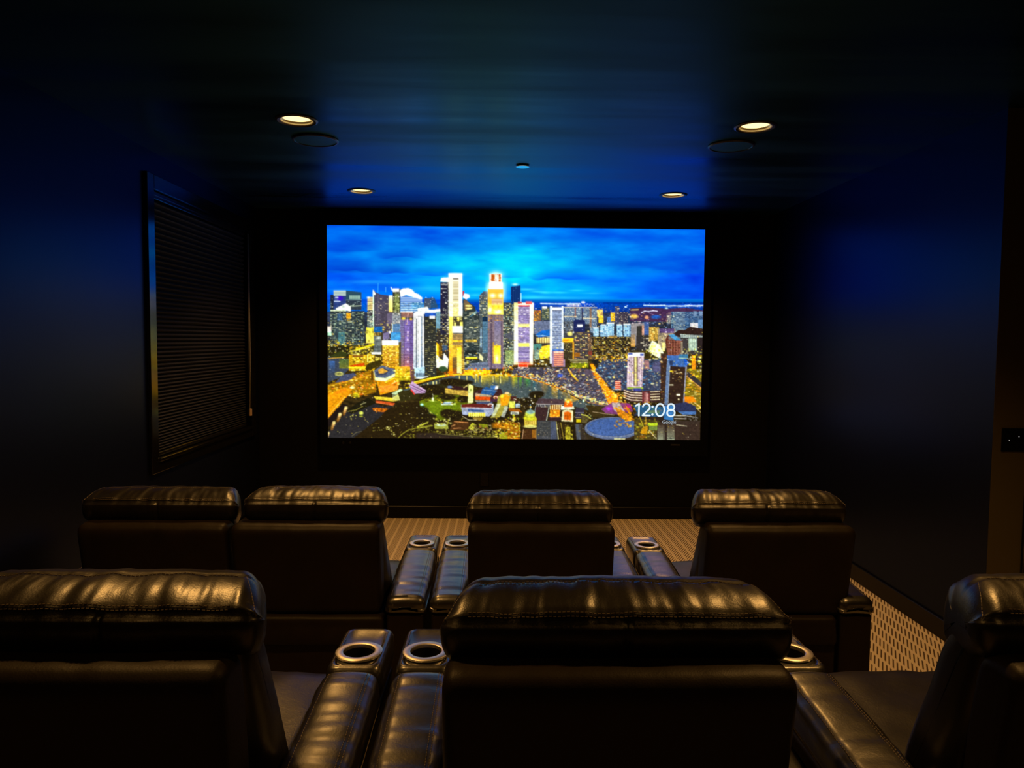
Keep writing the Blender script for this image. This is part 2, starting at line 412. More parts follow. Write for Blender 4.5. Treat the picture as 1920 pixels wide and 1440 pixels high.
    def fbm(X, Y, seed, o=4):
        v = 0; a = .5
        for i in range(o): v = v + a * vnoise(X * 2 ** i, Y * 2 ** i, seed + i); a *= .5
        return v / (1 - .5 ** o)
    # ------------------------------------------------------------- sky
    X, Y = np.meshgrid(gx, gy)
    m1 = np.exp(-(((X - 955) / 150) ** 2 + ((Y - 492) / 42) ** 2))
    m2 = np.exp(-(((X - 945) / 250) ** 2 + ((Y - 520) / 70) ** 2))
    base = np.zeros_like(im)
    edge = np.clip(np.abs(X - 960) / 360, 0, 1)
    base[..., 0] = 0; base[..., 1] = 116 - 34 * edge + 10 * (Y - 423) / 140; base[..., 2] = 234 - 10 * edge
    cl = fbm(X / 62, Y / 15, 3, 5); cl2 = fbm(X / 90 + 9, Y / 26, 21, 4)
    base[..., 1] += 62 * m2 + 30 * m1 + (cl - .5) * 66 + (cl2 - .5) * 80
    base[..., 2] += 12 * m2 + 6 * m1 + (cl - .5) * 30 + (cl2 - .5) * 26 - 8 * m2
    im[:] = base / 255.
    def cloud(x0, x1, yb, h, a, c=(0, 84, 216)):      # dark underside: sharp lower edge, soft upper
        s = sl(x0, yb - h * 2, x1, yb + 3); XX, YY = np.meshgrid(gx[s[1]], gy[s[0]])
        e = yb + (vnoise(XX / 19., XX * 0 + yb, 5) - .5) * 5
        ex = np.clip(1 - np.abs((XX - (x0 + x1) / 2) / ((x1 - x0) / 2)) ** 2, 0, 1)
        m = np.clip((e - YY) / 1.6 + .5, 0, 1) * np.exp(-np.clip(e - YY, 0, 99) / (h * .55)) * ex
        mix(s, (m * a).astype(np.float32), col(c))
    cloud(606, 700, 508, 26, .85, (0, 60, 200)); cloud(704, 770, 511, 16, .85, (0, 72, 206)); cloud(762, 850, 517, 22, .7, (0, 96, 222))
    cloud(985, 1120, 522, 20, .9, (0, 96, 226)); cloud(1120, 1210, 526, 12, .55, (0, 92, 220)); cloud(900, 985, 519, 12, .5, (0, 120, 228))
    cloud(700, 800, 483, 20, .6, (0, 66, 205)); cloud(1240, 1325, 546, 10, .35, (0, 84, 216)); cloud(1130, 1290, 536, 12, .35, (0, 90, 220))
    cloud(610, 720, 470, 30, .5, (0, 60, 200))
    for (x, y, w, h, a) in [(985, 541, 22, 2.2, .75), (1005, 545, 14, 2, .6), (1020, 547, 12, 2.4, .7), (1046, 547, 20, 2, .6), (1080, 543, 16, 1.6, .5), (1110, 548, 22, 1.4, .4), (900, 540, 30, 3, .35), (1000, 556, 40, 4, .6), (1060, 557, 60, 3, .35), (890, 552, 16, 3, .5), (700, 528, 60, 4, .3), (800, 540, 50, 5, .3), (640, 543, 30, 3, .2)]:
        glow(x, y, w, h, (70, 225, 240), a)
    # ------------------------------------------------------------- sea, far shore
    G(608, 560, 860, 592, (0, 78, 205), (0, 92, 190)); G(840, 559, 1325, 566, (0, 132, 205), (0, 70, 176), .9); G(840, 566, 1325, 584, (0, 66, 190), (10, 50, 150))
    R(1130, 565, 1325, 567.5, (0, 40, 150), .7)
    spk(box(1060, 565, 1318, 577), 34, [(120, 200, 255), (60, 160, 255), (255, 255, 255)], .6, 1.5, .4)
    for x0, x1, y in [(1012, 1086, 567.5), (1206, 1246, 570.2), (1246, 1262, 571), (1263, 1290, 571), (1288, 1319, 570.5)]:
        L([(x0, y), ((x0 + x1) / 2, y + .6), (x1, y)], 1.9, (225, 245, 255), .95)
    spk(box(1288, 569, 1319, 573), 24, [(255, 255, 255), (255, 240, 220)], .5, 1.2, .6)
    E(1092, 565, 4, 1.6, (240, 250, 255)); E(1249, 575.5, 3, 1.3, (200, 240, 250)); E(1172, 573.5, 2.5, 1.3, (200, 230, 255))
    # ------------------------------------------------------------- far city carpet
    G(608, 584, 1325, 660, (40, 52, 86), (46, 42, 34)); G(608, 655, 1325, 830, (60, 46, 20), (38, 26, 14))
    s = sl(608, 584, 1325, 830); n = fbm(X[s] / 7, Y[s] / 4, 40, 3)[..., None]; im[s] *= .55 + .9 * n
    P([(1180, 576), (1212, 574), (1252, 577), (1285, 575), (1320, 580), (1320, 602), (1180, 600)], (66, 40, 78))
    spk(box(1180, 575, 1320, 600), 60, [(90, 60, 100), (40, 30, 70), (120, 90, 140)], .8, 2, .5, .6)
    L([(1202, 584), (1208, 581), (1216, 582), (1224, 580), (1232, 581.5)], 2, (215, 215, 250)); L([(1182, 579), (1196, 578.5)], 1.8, (240, 220, 130))
    spk(box(1150, 584, 1262, 606), 80, [(250, 210, 110), (255, 240, 190), (190, 150, 210), (90, 110, 190), (230, 170, 130)], .6, 1.6, .6)
    E(1188, 591, 7, 4, (240, 195, 90), .9, .4); E(1212, 593, 4, 3, (240, 180, 130), .9, .4); E(1229, 592, 9, 3.6, (30, 90, 190), .9, .3)
    spk(box(990, 576, 1190, 640), 420, [(150, 175, 215), (225, 235, 250), (70, 90, 140), (250, 220, 130), (30, 36, 60), (45, 70, 120)], .5, 1.6, .8)
    spk(box(1180, 600, 1320, 655), 200, [(110, 150, 200), (220, 220, 200), (60, 70, 110), (230, 200, 120), (36, 32, 40)], .6, 1.6, .8)
    # slab apartment blocks
    for x0, x1, y0, y1 in [(1057, 1076, 574, 619), (1078, 1089, 575, 600), (1092, 1104, 575, 605), (1105, 1118, 577, 622)]:
        R(x0, y0, x1, y1, (88, 110, 146)); win(x0, y0 + 1, x1, y1, 1.6, 1.7, .8, .8, [(190, 215, 240), (60, 76, 110), (235, 240, 230), (120, 150, 170)], .7)
    R(1076, 574, 1078.5, 594, (130, 96, 100)); R(1104, 576, 1108, 612, (130, 104, 92)); R(1089, 574, 1091, 600, (60, 60, 90))
    for x0, x1, y in [(1056, 1118, 574.5), (1056, 1080, 591.5), (1092, 1117, 595)]: L([(x0, y), (x1, y + .4)], 1.4, (255, 232, 190))
    R(1061, 568.5, 1085, 573, (180, 180, 215), .8); win(1061, 568, 1115, 574, 3, 2, 1.5, 1.2, [(255, 255, 255), (240, 210, 220)], .6)
    for x0, x1, y0, y1, c in [(1118, 1129, 578, 592, (250, 200, 110)), (1121, 1130, 590, 604, (240, 196, 40)), (1137, 1144, 592, 612, (70, 120, 200)), (1144, 1152, 584, 600, (250, 190, 40)), (1152, 1160, 572, 604, (66, 66, 100)), (1160, 1176, 583, 608, (60, 52, 70))]:
        R(x0, y0, x1, y1, c, .9); win(x0, y0, x1, y1, 2.2, 2.2, 1, 1, [(255, 240, 200), (90, 80, 90), (40, 40, 60)], .5)
    for x0, x1, y0, y1 in [(1111, 1121, 612, 640), (1124, 1136, 606, 640), (1136, 1150, 603, 640), (1155, 1166, 606, 632), (1168, 1181, 605, 632)]:
        R(x0, y0, x1, y1, (168, 205, 232)); stripes(x0, y0, x1, y1, 2.6, .9, (70, 110, 160), .8, .4, True); R(x0, y0, x1, y0 + 2, (235, 245, 255)); win(x0, y0, x1, y1, 3, 4, 1.4, 2, [(40, 70, 130), (230, 250, 255)], .4)
    # right blue apartment haze
    R(1258, 582, 1318, 622, (50, 84, 132), .85)
    win(1258, 583, 1318, 622, 2.2, 2, 1.2, 1, [(120, 170, 215), (30, 54, 96), (170, 205, 230), (70, 130, 190)], .75)
    R(1262, 582, 1284, 620, (92, 116, 150), .7); win(1262, 583, 1284, 620, 2, 2, 1, 1, [(150, 185, 210), (56, 76, 116), (210, 225, 230)], .7)
    win(1250, 588, 1264, 604, 2.4, 2.4, 1.6, 1.4, [(210, 225, 210), (120, 150, 160), (255, 250, 230)], .7)
    for x in (1300, 1311): R(x, 581, x + 6, 590, (130, 160, 200)); stripes(x, 581, x + 6, 590, 2, .7, (40, 60, 110), .8, 0, True)
    R(1294, 603, 1309, 613, (190, 190, 205)); R(1309, 597, 1318, 620, (90, 130, 180))
    # ------------------------------------------------------------- downtown towers, far to near
    WARM = [(250, 235, 150), (255, 250, 215), (190, 170, 90)]; COOL = [(210, 235, 225), (150, 185, 180), (245, 255, 240)]
    R(688, 578, 740, 640, (52, 50, 66)); win(688, 580, 740, 640, 3, 2.4, 2, 1, WARM + COOL + [(90, 80, 90)], .55)
    R(688, 556, 699, 580, (225, 205, 150)); stripes(688, 558, 699, 580, 3.2, 1, (110, 96, 80), .8); glow(690, 557, 3, 2, (255, 255, 240))
    R(690, 580, 699, 618, (60, 54, 66)); win(690, 582, 699, 640, 2.4, 2.6, 1.4, 1, COOL, .5)
    # left pair of towers
    R(619, 552, 627, 610, (32, 40, 60)); win(619, 556, 627, 610, 3, 3, 1.8, 1, COOL, .35)
    R(625, 544, 648, 555, (205, 222, 215)); stripes(625, 546, 648, 555, 2.4, .9, (120, 140, 140), .8)
    R(625, 554, 648, 580, (42, 62, 128)); E(637, 558.5, 6, 4.5, (58, 20, 190), 1, .3); R(628, 556, 634, 557.5, (235, 240, 250)); R(626, 563.5, 638, 565, (225, 235, 245)); stripes(627, 557, 634, 566, 2.5, .8, (150, 170, 210), .7)
    P([(648, 544), (677, 547), (677, 562), (648, 562)], (44, 78, 96)); R(654, 553, 675, 560, (150, 185, 172)); stripes(654, 553, 675, 560, 3, .7, (90, 120, 120), .8, 0, True); L([(648, 562), (677, 561)], 1, (180, 210, 190))
    R(648, 562, 677, 580, (46, 56, 72)); win(648, 564, 677, 574, 4, 2.6, 2.4, .8, COOL, .4); L([(650, 573.5), (677, 572)], 1.3, (225, 240, 215))
    R(619, 582, 683, 648, (40, 48, 56)); R(626, 588, 648, 648, (46, 62, 74))
    win(619, 585, 683, 648, 3.4, 1.9, 2.4, .9, [(190, 215, 200), (120, 145, 140), (235, 245, 215), (80, 100, 100), (60, 80, 96), (150, 170, 120)], .66)
    R(632, 587, 642, 600, (50, 90, 150), .6); G(634, 622, 646, 645, (80, 150, 160), (60, 130, 160), .55)
    P([(629, 582), (630, 577), (648, 568), (657, 574), (657, 583), (648, 581)], (242, 250, 246)); R(641, 572, 646, 576, (150, 175, 180), .6); R(619, 580, 648, 582.5, (205, 220, 200))
    R(649, 586, 657, 596, (236, 168, 30)); E(653, 590, 2.6, 2.8, (120, 70, 20), .7, .4); E(653, 589.6, 1.2, 1.2, (250, 190, 50)); R(650, 597, 656, 601, (170, 130, 50), .7)
    R(612, 611, 621, 622, (235, 225, 225), .9); R(614, 620, 621, 628, (190, 235, 215), .9)
    # slanted tower with a lit edge
    P([(699, 543), (703, 547), (712, 551), (728, 553), (728, 612), (699, 612)], (74, 70, 92)); R(698.3, 543, 700.2, 640, (215, 245, 225)); P([(698.5, 543), (703, 549), (703, 552), (698.5, 552)], (240, 250, 230))
    win(702, 556, 728, 610, 3.2, 3, 2, .9, [(220, 205, 180), (150, 140, 150), (110, 100, 130), (255, 235, 190)], .4); L([(708, 552), (708, 602)], .8, (150, 150, 175), .7)
    L([(708, 530), (707.5, 548)], .9, (90, 225, 250), .9); L([(722, 538), (722, 546)], 1.2, (120, 230, 250), .8)
    G(728, 553, 736, 584, (255, 250, 225), (230, 200, 110), .95); glow(731, 565, 3, 8, (255, 240, 150), .8)
    R(735, 541, 750, 590, (58, 60, 44)); R(739, 550, 747, 580, (140, 150, 80), .8); win(736, 546, 749, 588, 3, 2.2, 2, 1, [(230, 240, 160), (190, 205, 110), (255, 255, 235)], .6); R(735, 540, 747, 546, (245, 240, 240)); L([(732, 538), (734, 543)], 2, (240, 250, 255))
    R(712, 584, 737, 622, (72, 66, 86)); R(725, 586, 737, 606, (104, 96, 128)); win(712, 606, 737, 622, 4, 2.6, 3, 1.1, [(240, 215, 60), (255, 240, 150), (150, 120, 70)], .55)
    # blue banded tower
    P([(749, 552), (790, 560), (790, 584), (749, 584)], (52, 104, 178)); stripes(750, 556, 790, 584, 3.2, 1.5, (215, 235, 250), .95, .3)
    P([(748, 544), (755, 540), (765, 539.5), (772, 543), (776, 548), (784, 551), (791, 558), (788, 560), (770, 555), (760, 552), (750, 556)], (250, 252, 255)); glow(762, 546, 10, 4, (255, 255, 255), .7)
    R(771, 566, 800, 578, (70, 140, 190), .8); win(772, 566, 800, 578, 4, 3, 2.5, 1, [(220, 245, 255), (30, 70, 140)], .6)
    R(794, 558, 808, 577, (70, 84, 110)); P([(806, 556), (813, 557), (820, 575), (806, 577)], (40, 76, 120)); win(796, 556, 812, 572, 3, 3, 1.6, 1.2, [(230, 240, 250), (40, 60, 110)], .5)
    P([(782, 577), (800, 574), (803, 580), (824, 578), (824, 584), (800, 586), (782, 590)], (236, 244, 250)); win(786, 579, 822, 586, 5, 3, 3, 1, [(150, 180, 210), (90, 140, 200)], .5)
    R(734, 586, 750, 606, (150, 160, 175), .8); win(736, 584, 750, 606, 3, 3, 2, 1.2, [(250, 235, 225), (60, 50, 60), (255, 255, 255)], .7)
    R(735, 606, 750, 640, (62, 104, 158)); stripes(735, 607, 750, 640, 2, .8, (150, 185, 220), .7, .5); R(734.4, 606, 735.6, 640, (210, 230, 240)); R(749, 606, 750.4, 640, (210, 230, 240))
    # purple banded tower
    G(751, 584, 773, 594, (150, 104, 86), (120, 90, 100)); R(750, 583, 773, 584.5, (240, 230, 240)); G(749.5, 598, 774, 700, (64, 46, 122), (90, 44, 74))
    t = 598.
    while t < 706:
        f = np.clip((t - 655) / 45, 0, 1); c = (150 + 80 * f, 132 + 8 * f, 205 - 110 * f)
        R(750, t, 757, t + 1.1, (150 * (1 - f) + 225 * f, 150, 190 - 110 * f), .9); R(757.5, t, 773.5, t + 1.2, c); R(767, t, 773, t + 1.2, (70, 60, 140), .45); t += 2.35
    for y in (620, 626, 634, 652, 675, 690): R(762, y, 765, y + 4, (225, 210, 240), .8)
    glow(755.5, 596, 4.5, 2.8, (255, 215, 70)); glow(769, 597, 3, 2.4, (255, 200, 60)); L([(762, 606), (764, 586)], 1, (255, 225, 220))
    # gold block and striped neighbour
    R(699.5, 611, 716, 622, (20, 90, 170)); R(700, 622, 714, 628, (90, 70, 40)); win(700, 622, 714, 628, 2.4, 2.6, 1.6, 1.2, [(255, 220, 110), (255, 190, 60)], .7)
    R(700, 628, 714, 662, (44, 52, 60)); stripes(700, 629, 714, 662, 2.5, 1.2, (205, 220, 220), .85, .4); glow(709, 632.5, 5, 2.2, (245, 255, 255)); R(714, 622, 717, 664, (60, 52, 36))
    P([(717, 624), (729, 620), (729, 634), (717, 636)], (120, 112, 160)); R(732, 622, 750, 636, (30, 120, 190)); stripes(732, 624, 750, 634, 2.4, 1, (120, 200, 240), .8); E(730, 621.5, 2.2, 2.2, (255, 255, 255))
    G(716, 645, 749, 690, (226, 184, 70), (196, 128, 20)); stripes(716, 648, 748, 690, 2.7, 1.1, (110, 74, 16), .85, .4); win(717, 648, 748, 690, 4, 2.7, 2.6, 1.1, [(255, 240, 150), (255, 215, 60)], .5)
    R(715.5, 637, 746, 646, (250, 252, 255)); glow(731, 641, 15, 4, (255, 255, 255)); R(747, 640, 751, 690, (84, 74, 40))
    # white slotted tower with podium
    P([(774, 586), (779, 583), (793, 583), (794, 690), (774, 690)], (236, 238, 248)); G(774, 640, 794, 690, (236, 238, 248), (170, 190, 220), .7)
    for x, d in ((777.2, 1), (782.2, 1), (790.2, 0), (775, 1)):
        stripes(x, 594, x + 1.2, 688, 2, 1.1, (60, 62, 82), .8, .3)
    R(779.2, 596, 780.6, 690, (50, 60, 84)); R(788.6, 592, 789.8, 690, (80, 110, 150)); win(776, 591, 792, 594, 2, 4, 1.2, 1.4, [(60, 60, 80)], 1)
    P([(776, 689), (802, 685), (802, 704), (788, 709), (776, 707)], (178, 206, 232)); stripes(779, 698, 801, 705, 2.6, 1.3, (30, 44, 70), .9, 0, True); L([(777, 708), (790, 708), (802, 704)], 1.4, (240, 246, 255))
    # dark block with yellow bands
    R(795, 588, 817, 704, (46, 48, 46)); win(796, 600, 817, 704, 5, 3.5, 3.6, 1, [(235, 225, 120), (255, 250, 190), (160, 150, 90), (90, 86, 70)], .55)
    R(795, 585, 817, 592, (30, 80, 180)); R(804, 591, 814, 596, (245, 250, 255)); R(816, 583, 825, 622, (128, 170, 196)); stripes(816, 583, 825, 622, 2.6, .9, (70, 120, 150), .8, 0, True)
    R(817, 615, 842, 680, (52, 48, 46)); win(817, 612, 842, 660, 4, 3, 2.6, 1, WARM, .35)
    P([(816, 645), (822, 650), (822, 670), (832, 676), (838, 672), (838, 690), (817, 688)], (245, 250, 235)); P([(817, 640), (824, 648), (828, 662), (822, 668), (817, 664)], (240, 180, 20)); R(821, 642, 828, 668, (96, 58, 20), .8); P([(831, 660), (840, 672), (838, 688), (828, 684)], (250, 252, 250))
    E(829, 690, 8, 5, (50, 76, 48)); R(828, 646, 838, 656, (60, 84, 120)); spk(box(816, 640, 842, 680), 16, [(250, 200, 60), (255, 160, 30)], .7, 1.4)
    # dark tall tower + white tall tower
    R(824, 528, 840, 625, (36, 36, 58)); G(824, 528, 831, 590, (44, 40, 66), (36, 34, 60)); P([(824, 527), (826, 520), (840, 519), (840, 528)], (250, 252, 255)); R(838, 528, 841, 620, (130, 130, 120), .6)
    win(825, 530, 840, 620, 4, 3.3, 2.6, 1, [(220, 225, 215), (140, 150, 160), (250, 250, 240)], .32); R(825, 531, 838, 534, (210, 215, 205), .6); L([(824, 589), (840, 589.5)], 1.2, (220, 225, 200)); win(824, 590, 841, 640, 4, 2.6, 3, 1, WARM, .4)
    P([(839.5, 512), (865, 512), (865.5, 622), (840.5, 622)], (250, 243, 214)); R(839.5, 511.5, 865, 520, (255, 255, 255)); R(859, 520, 865, 590, (255, 255, 245)); glow(852, 514, 12, 3, (255, 255, 255), .9)
    R(847.6, 520, 858, 523, (90, 86, 84), .8); stripes(847.6, 527, 858, 590, 2.7, 1.4, (150, 140, 96), .9, .4); R(848, 563, 858, 566, (255, 240, 190)); G(848, 576, 858, 592, (235, 226, 150), (235, 225, 150), .5)
    R(848, 592, 866, 610, (70, 64, 48)); R(855, 593, 860, 600, (210, 190, 90)); R(850, 603, 853, 611, (235, 220, 130)); R(861, 602, 866, 611, (240, 225, 120)); win(849, 594, 865, 602, 4, 3, 2, 1.6, [(240, 230, 150), (60, 60, 40)], .8)
    G(840.5, 592, 848, 700, (245, 222, 120), (214, 140, 10)); G(847, 624, 869.5, 702, (200, 168, 110), (120, 70, 20)); stripes(847, 624, 869.5, 702, 2.4, 1, (90, 66, 50), .9, .3)
    G(847, 646, 864, 668, (240, 200, 30), (250, 220, 50), .55); G(855.5, 650, 864, 698, (250, 215, 40), (255, 255, 225), .95); stripes(855.5, 650, 864, 702, 2.4, .7, (200, 150, 40), .6); R(847, 636, 868, 640, (240, 200, 40), .8)
    R(846.5, 610, 869, 622.5, (255, 254, 236)); glow(858, 616, 10, 5, (255, 255, 250), .9); stripes(847, 690, 855, 702, 2.4, 1.1, (190, 60, 10), .9); stripes(864, 672, 870, 690, 3.2, 1.8, (220, 190, 80), .9)
    # pointed dark tower
    P([(866, 560), (870, 559), (889, 574), (892, 586), (897, 592), (897, 690), (870, 690), (866, 640)], (44, 54, 58)); P([(868, 561), (874, 562), (886, 576), (870, 582)], (120, 96, 70)); P([(892, 580), (892, 586), (876, 595)], (90, 140, 170))
    for y in (572, 577): E(877, y, 6.5, 1.5, (250, 225, 150))
    win(869, 583, 896, 690, 4.6, 2.4, 3.4, 1, [(215, 225, 220), (130, 140, 130), (250, 250, 215), (90, 100, 100)], .45); stripes(870, 600, 897, 640, 2.2, .7, (120, 130, 130), .6); R(871, 635, 893, 640, (240, 190, 50), .6); R(871, 668, 893, 671, (250, 225, 60)); R(870, 671, 897, 674, (60, 44, 20)); R(870, 655, 892, 662, (36, 40, 40))
    P([(865.5, 545), (869, 543.5), (868, 550), (865.5, 556)], (200, 20, 40)); P([(869, 549), (878, 551), (879, 556), (872, 560), (866, 556)], (250, 240, 246))
    # grey tower + bright gold tower
    P([(897, 553), (905, 545), (914, 545), (914, 690), (897, 690)], (74, 84, 92)); win(897, 553, 914, 592, 3, 2.7, 2.2, 1.1, COOL + WARM, .6); win(897, 600, 914, 680, 3, 3, 2, 1, COOL, .3); R(903, 592, 913, 660, (40, 84, 128), .8); stripes(903, 600, 913, 660, 2.2, .8, (120, 160, 190), .8); R(903, 592, 912, 601, (20, 44, 74)); R(899.5, 615, 901, 650, (170, 205, 255))
    glow(928, 514, 13, 8, (235, 250, 255), .9); glow(942, 545, 7, 22, (210, 240, 250), .7); glow(913, 540, 5, 14, (220, 245, 250), .7)
    R(913, 540, 942, 592, (240, 204, 60)); R(915, 528, 941, 541, (255, 254, 240)); R(916, 512, 939, 528, (255, 246, 230)); R(919, 513, 926, 526, (196, 96, 20)); R(933, 513, 937, 527, (190, 90, 20)); win(918, 513, 938, 527, 3, 3, 1.4, 1.6, [(255, 190, 60), (255, 230, 170), (150, 60, 10)], .6)
    stripes(914, 541, 941, 588, 2.5, .8, (206, 150, 30), .7, .3); R(920, 559, 940, 569, (170, 124, 120), .65); stripes(920, 560, 941, 570, 2.4, .8, (250, 235, 190), .8)
    for x, y, rx, ry in ((922, 553, 6, 4.5), (937, 553, 5, 4.5), (917, 580, 4, 8), (932, 583, 9, 5), (929, 533, 12, 5)): glow(x, y, rx, ry, (255, 255, 248), 1)
    G(913, 588, 942, 690, (128, 104, 110), (120, 104, 140)); stripes(914, 590, 942, 688, 2.2, .8, (200, 185, 190), .6, .3); R(918, 590, 922, 690, (86, 72, 96), .8); R(938, 590, 939.6, 690, (80, 70, 110), .8); stripes(914, 590, 942, 690, 2.4, .7, (60, 50, 80), .5, 0, True)
    G(925.5, 600, 937, 646, (110, 110, 170), (150, 140, 160), .7); G(925, 646, 937, 680, (240, 205, 30), (250, 230, 90), .95); glow(930, 670, 3, 8, (255, 255, 230), .9); R(922, 640, 925, 680, (220, 160, 30), .6); win(914, 592, 940, 600, 4, 3, 2.4, 1.6, [(230, 160, 50), (190, 120, 60)], .6)
    # between, blue slab
    R(942, 566, 962, 695, (56, 62, 66)); win(942, 568, 962, 690, 2.8, 2.4, 1.8, 1.2, WARM + COOL + [(120, 140, 120), (30, 30, 30)], .7); P([(945, 625), (962, 618), (962, 636), (945, 632)], (80, 84, 100)); G(946, 655, 962, 682, (160, 185, 90), (190, 220, 160), .6)
    P([(956, 536), (974, 534), (974, 568), (956, 568)], (12, 44, 104)); stripes(957, 536, 974, 568, 3.4, .7, (40, 84, 150), .7, 0, True); win(957, 538, 974, 566, 4, 5, .9, 1.2, [(90, 150, 220)], .3); glow(964, 532, 6, 2.4, (235, 250, 255), .9); R(974, 548, 976, 566, (240, 250, 250), .7)
    # white framed tower
    P([(962, 566), (999, 566), (997.5, 682), (962, 682)], (255, 252, 236)); G(962, 566, 969.5, 610, (250, 226, 150), (255, 250, 220), .8); R(991.5, 570, 998, 600, (250, 224, 224), .7); R(969, 564, 977, 568, (190, 60, 70)); R(984, 563.5, 996, 569, (216, 96, 100)); P([(970, 568), (982, 567), (983, 570), (970, 571)], (255, 250, 240))
    R(969.5, 571, 991.5, 679, (92, 74, 150)); stripes(969.5, 574, 991.5, 678, 2.3, .9, (224, 220, 240), .9, .4); R(969.5, 570.5, 991.5, 573, (200, 40, 60)); R(969.5, 605.5, 991.5, 612, (244, 224, 150)); R(969.5, 611, 991, 612, (90, 50, 40)); R(969.5, 641.5, 991, 648, (240, 236, 120)); win(970, 575, 991, 640, 5, 4, 3, 1.2, [(255, 255, 255)], .25)
    glow(981, 681, 14, 4, (240, 60, 10), 1); R(970, 681, 988, 686, (210, 20, 10)); L([(970.5, 681), (988, 681), (988, 687), (970.5, 687), (970.5, 681)], 1.1, (255, 220, 210))
    # small things, blue roof, steel tower
    R(999, 580, 1013, 606, (120, 84, 60)); win(999, 580, 1013, 606, 2.4, 3, 1.4, 2, [(250, 160, 30), (90, 60, 60), (200, 60, 20)], .6); R(1014, 574, 1029, 598, (70, 84, 80)); R(1015, 573, 1024, 577, (250, 250, 245)); win(1015, 578, 1028, 598, 3, 3, 2, 1.2, WARM, .6)
    R(1000, 600, 1032, 625, (100, 112, 150)); P([(1003, 625), (1014, 618), (1030, 616), (1030, 628), (1008, 631)], (24, 100, 190)); R(1004, 631, 1030, 641, (232, 210, 150)); stripes(1005, 631, 1030, 641, 4.4, 1.4, (110, 76, 40), .8, 0, True); L([(1003, 628), (1016, 627), (1030, 630)], 1.2, (200, 230, 250))
    R(998.5, 643, 1014, 654, (74, 130, 128)); P([(1008, 660), (1014, 648), (1030, 644), (1030, 668), (1012, 672)], (240, 200, 50)); spk(box(999, 645, 1031, 690), 46, [(255, 240, 180), (250, 190, 40), (60, 40, 40), (230, 245, 240), (30, 30, 24)], .8, 2); R(1000, 654, 1010, 672, (150, 190, 190), .7)
    R(1030, 574, 1055, 656, (122, 138, 178)); R(1029.5, 572, 1034, 680, (206, 216, 234)); R(1051.5, 572, 1055, 656, (206, 218, 238)); R(1034, 575, 1051.5, 580, (246, 250, 255)); R(1034, 579.5, 1051.5, 581, (50, 60, 100)); stripes(1034, 585, 1051.5, 655, 3.6, .9, (214, 226, 244), .7, .6); stripes(1034, 583, 1051.5, 655, 7.3, 1, (70, 80, 120), .6, .3); win(1034, 600, 1051, 655, 4, 5, 3, 1.2, [(250, 255, 255)], .4)
    R(1034, 653.5, 1056, 656, (30, 96, 190)); R(1033, 656, 1058, 686, (150, 124, 164)); R(1037, 658, 1054.5, 684, (232, 158, 128)); stripes(1037, 660.5, 1054.5, 684, 3.9, 1.2, (98, 70, 110), .9, .2); R(1037, 657, 1054.5, 660, (240, 190, 180))
    # mid right downtown
    R(1056, 600, 1076, 640, (70, 74, 84), .6); spk(box(1056, 602, 1076, 622), 40, [(40, 32, 30), (200, 210, 220), (255, 255, 255), (90, 80, 70)], .8, 1.8); E(1067, 624, 5, 4, (235, 220, 130), .9, .3); R(1053, 632, 1074, 640, (246, 180, 40)); R(1055, 634, 1066, 637, (220, 110, 20)); R(1055, 640, 1074, 672, (60, 50, 36)); win(1055, 642, 1074, 660, 4, 3, 3, 1, WARM, .4); R(1072, 640, 1076, 672, (230, 160, 30), .8)
    R(1075, 620, 1106, 672, (66, 60, 66)); win(1076, 622, 1105, 672, 5, 2.8, 3.4, 1.1, [(250, 240, 180), (240, 220, 100), (120, 110, 110), (255, 180, 120)], .55); R(1076, 659, 1086, 667, (150, 80, 30))
    P([(1074, 600), (1077, 597.5), (1093, 598), (1095.5, 601), (1095.5, 620), (1074, 620)], (30, 38, 92)); R(1081, 606.5, 1091, 611, (235, 248, 255))
    for y in (672, 675, 678): L([(1065 + (y - 672), y), (1101, y)], 1, (250, 245, 190))
    R(1068, 679, 1102, 688, (110, 120, 20)); spk(box(1066, 678, 1104, 692), 40, [(220, 230, 60), (250, 210, 40), (50, 50, 10)], .8, 1.8); R(1101, 630, 1114, 672, (100, 80, 64)); win(1101, 632, 1114, 665, 3, 3, 2, 1.2, [(255, 235, 200), (250, 170, 100), (40, 30, 30)], .7); E(1107, 660, 6, 4, (130, 60, 50))
    R(1109, 629, 1183, 668, (46, 38, 30)); win(1109, 630, 1183, 668, 3.2, 2.6, 2.2, 1.1, [(250, 225, 90), (255, 245, 190), (150, 130, 60), (220, 150, 40)], .6); R(1140, 627, 1156, 632, (200, 150, 70), .6); E(1124, 676, 16, 7, (34, 32, 30)); spk(box(1106, 664, 1184, 674), 50, [(250, 220, 60), (255, 240, 160), (220, 140, 30)], .7, 1.6)
    R(1182, 604, 1208, 646, (140, 136, 146)); G(1182, 625, 1190, 648, (150, 130, 110), (220, 160, 70), .8); R(1193, 609, 1203, 632, (52, 50, 48)); R(1203, 608, 1207, 628, (200, 160, 140)); R(1207, 601, 1216, 630, (56, 82, 150)); stripes(1207, 602, 1216, 630, 3, .8, (100, 130, 190), .6); win(1184, 600, 1215, 606, 4, 3, 3, 1.4, [(200, 180, 200), (60, 50, 80)], .6)
    P([(1192, 627), (1215, 626), (1220, 630), (1219, 655), (1198, 656), (1192, 646)], (52, 48, 50)); win(1200, 629, 1218, 650, 5, 2.8, 3.6, 1.1, [(255, 250, 235), (170, 160, 150)], .6)
    R(1216, 611, 1235, 637, (176, 138, 60)); spk(box(1216, 611, 1235, 637), 90, [(240, 205, 120), (120, 90, 40), (255, 235, 170), (90, 76, 30)], .7, 1.4)
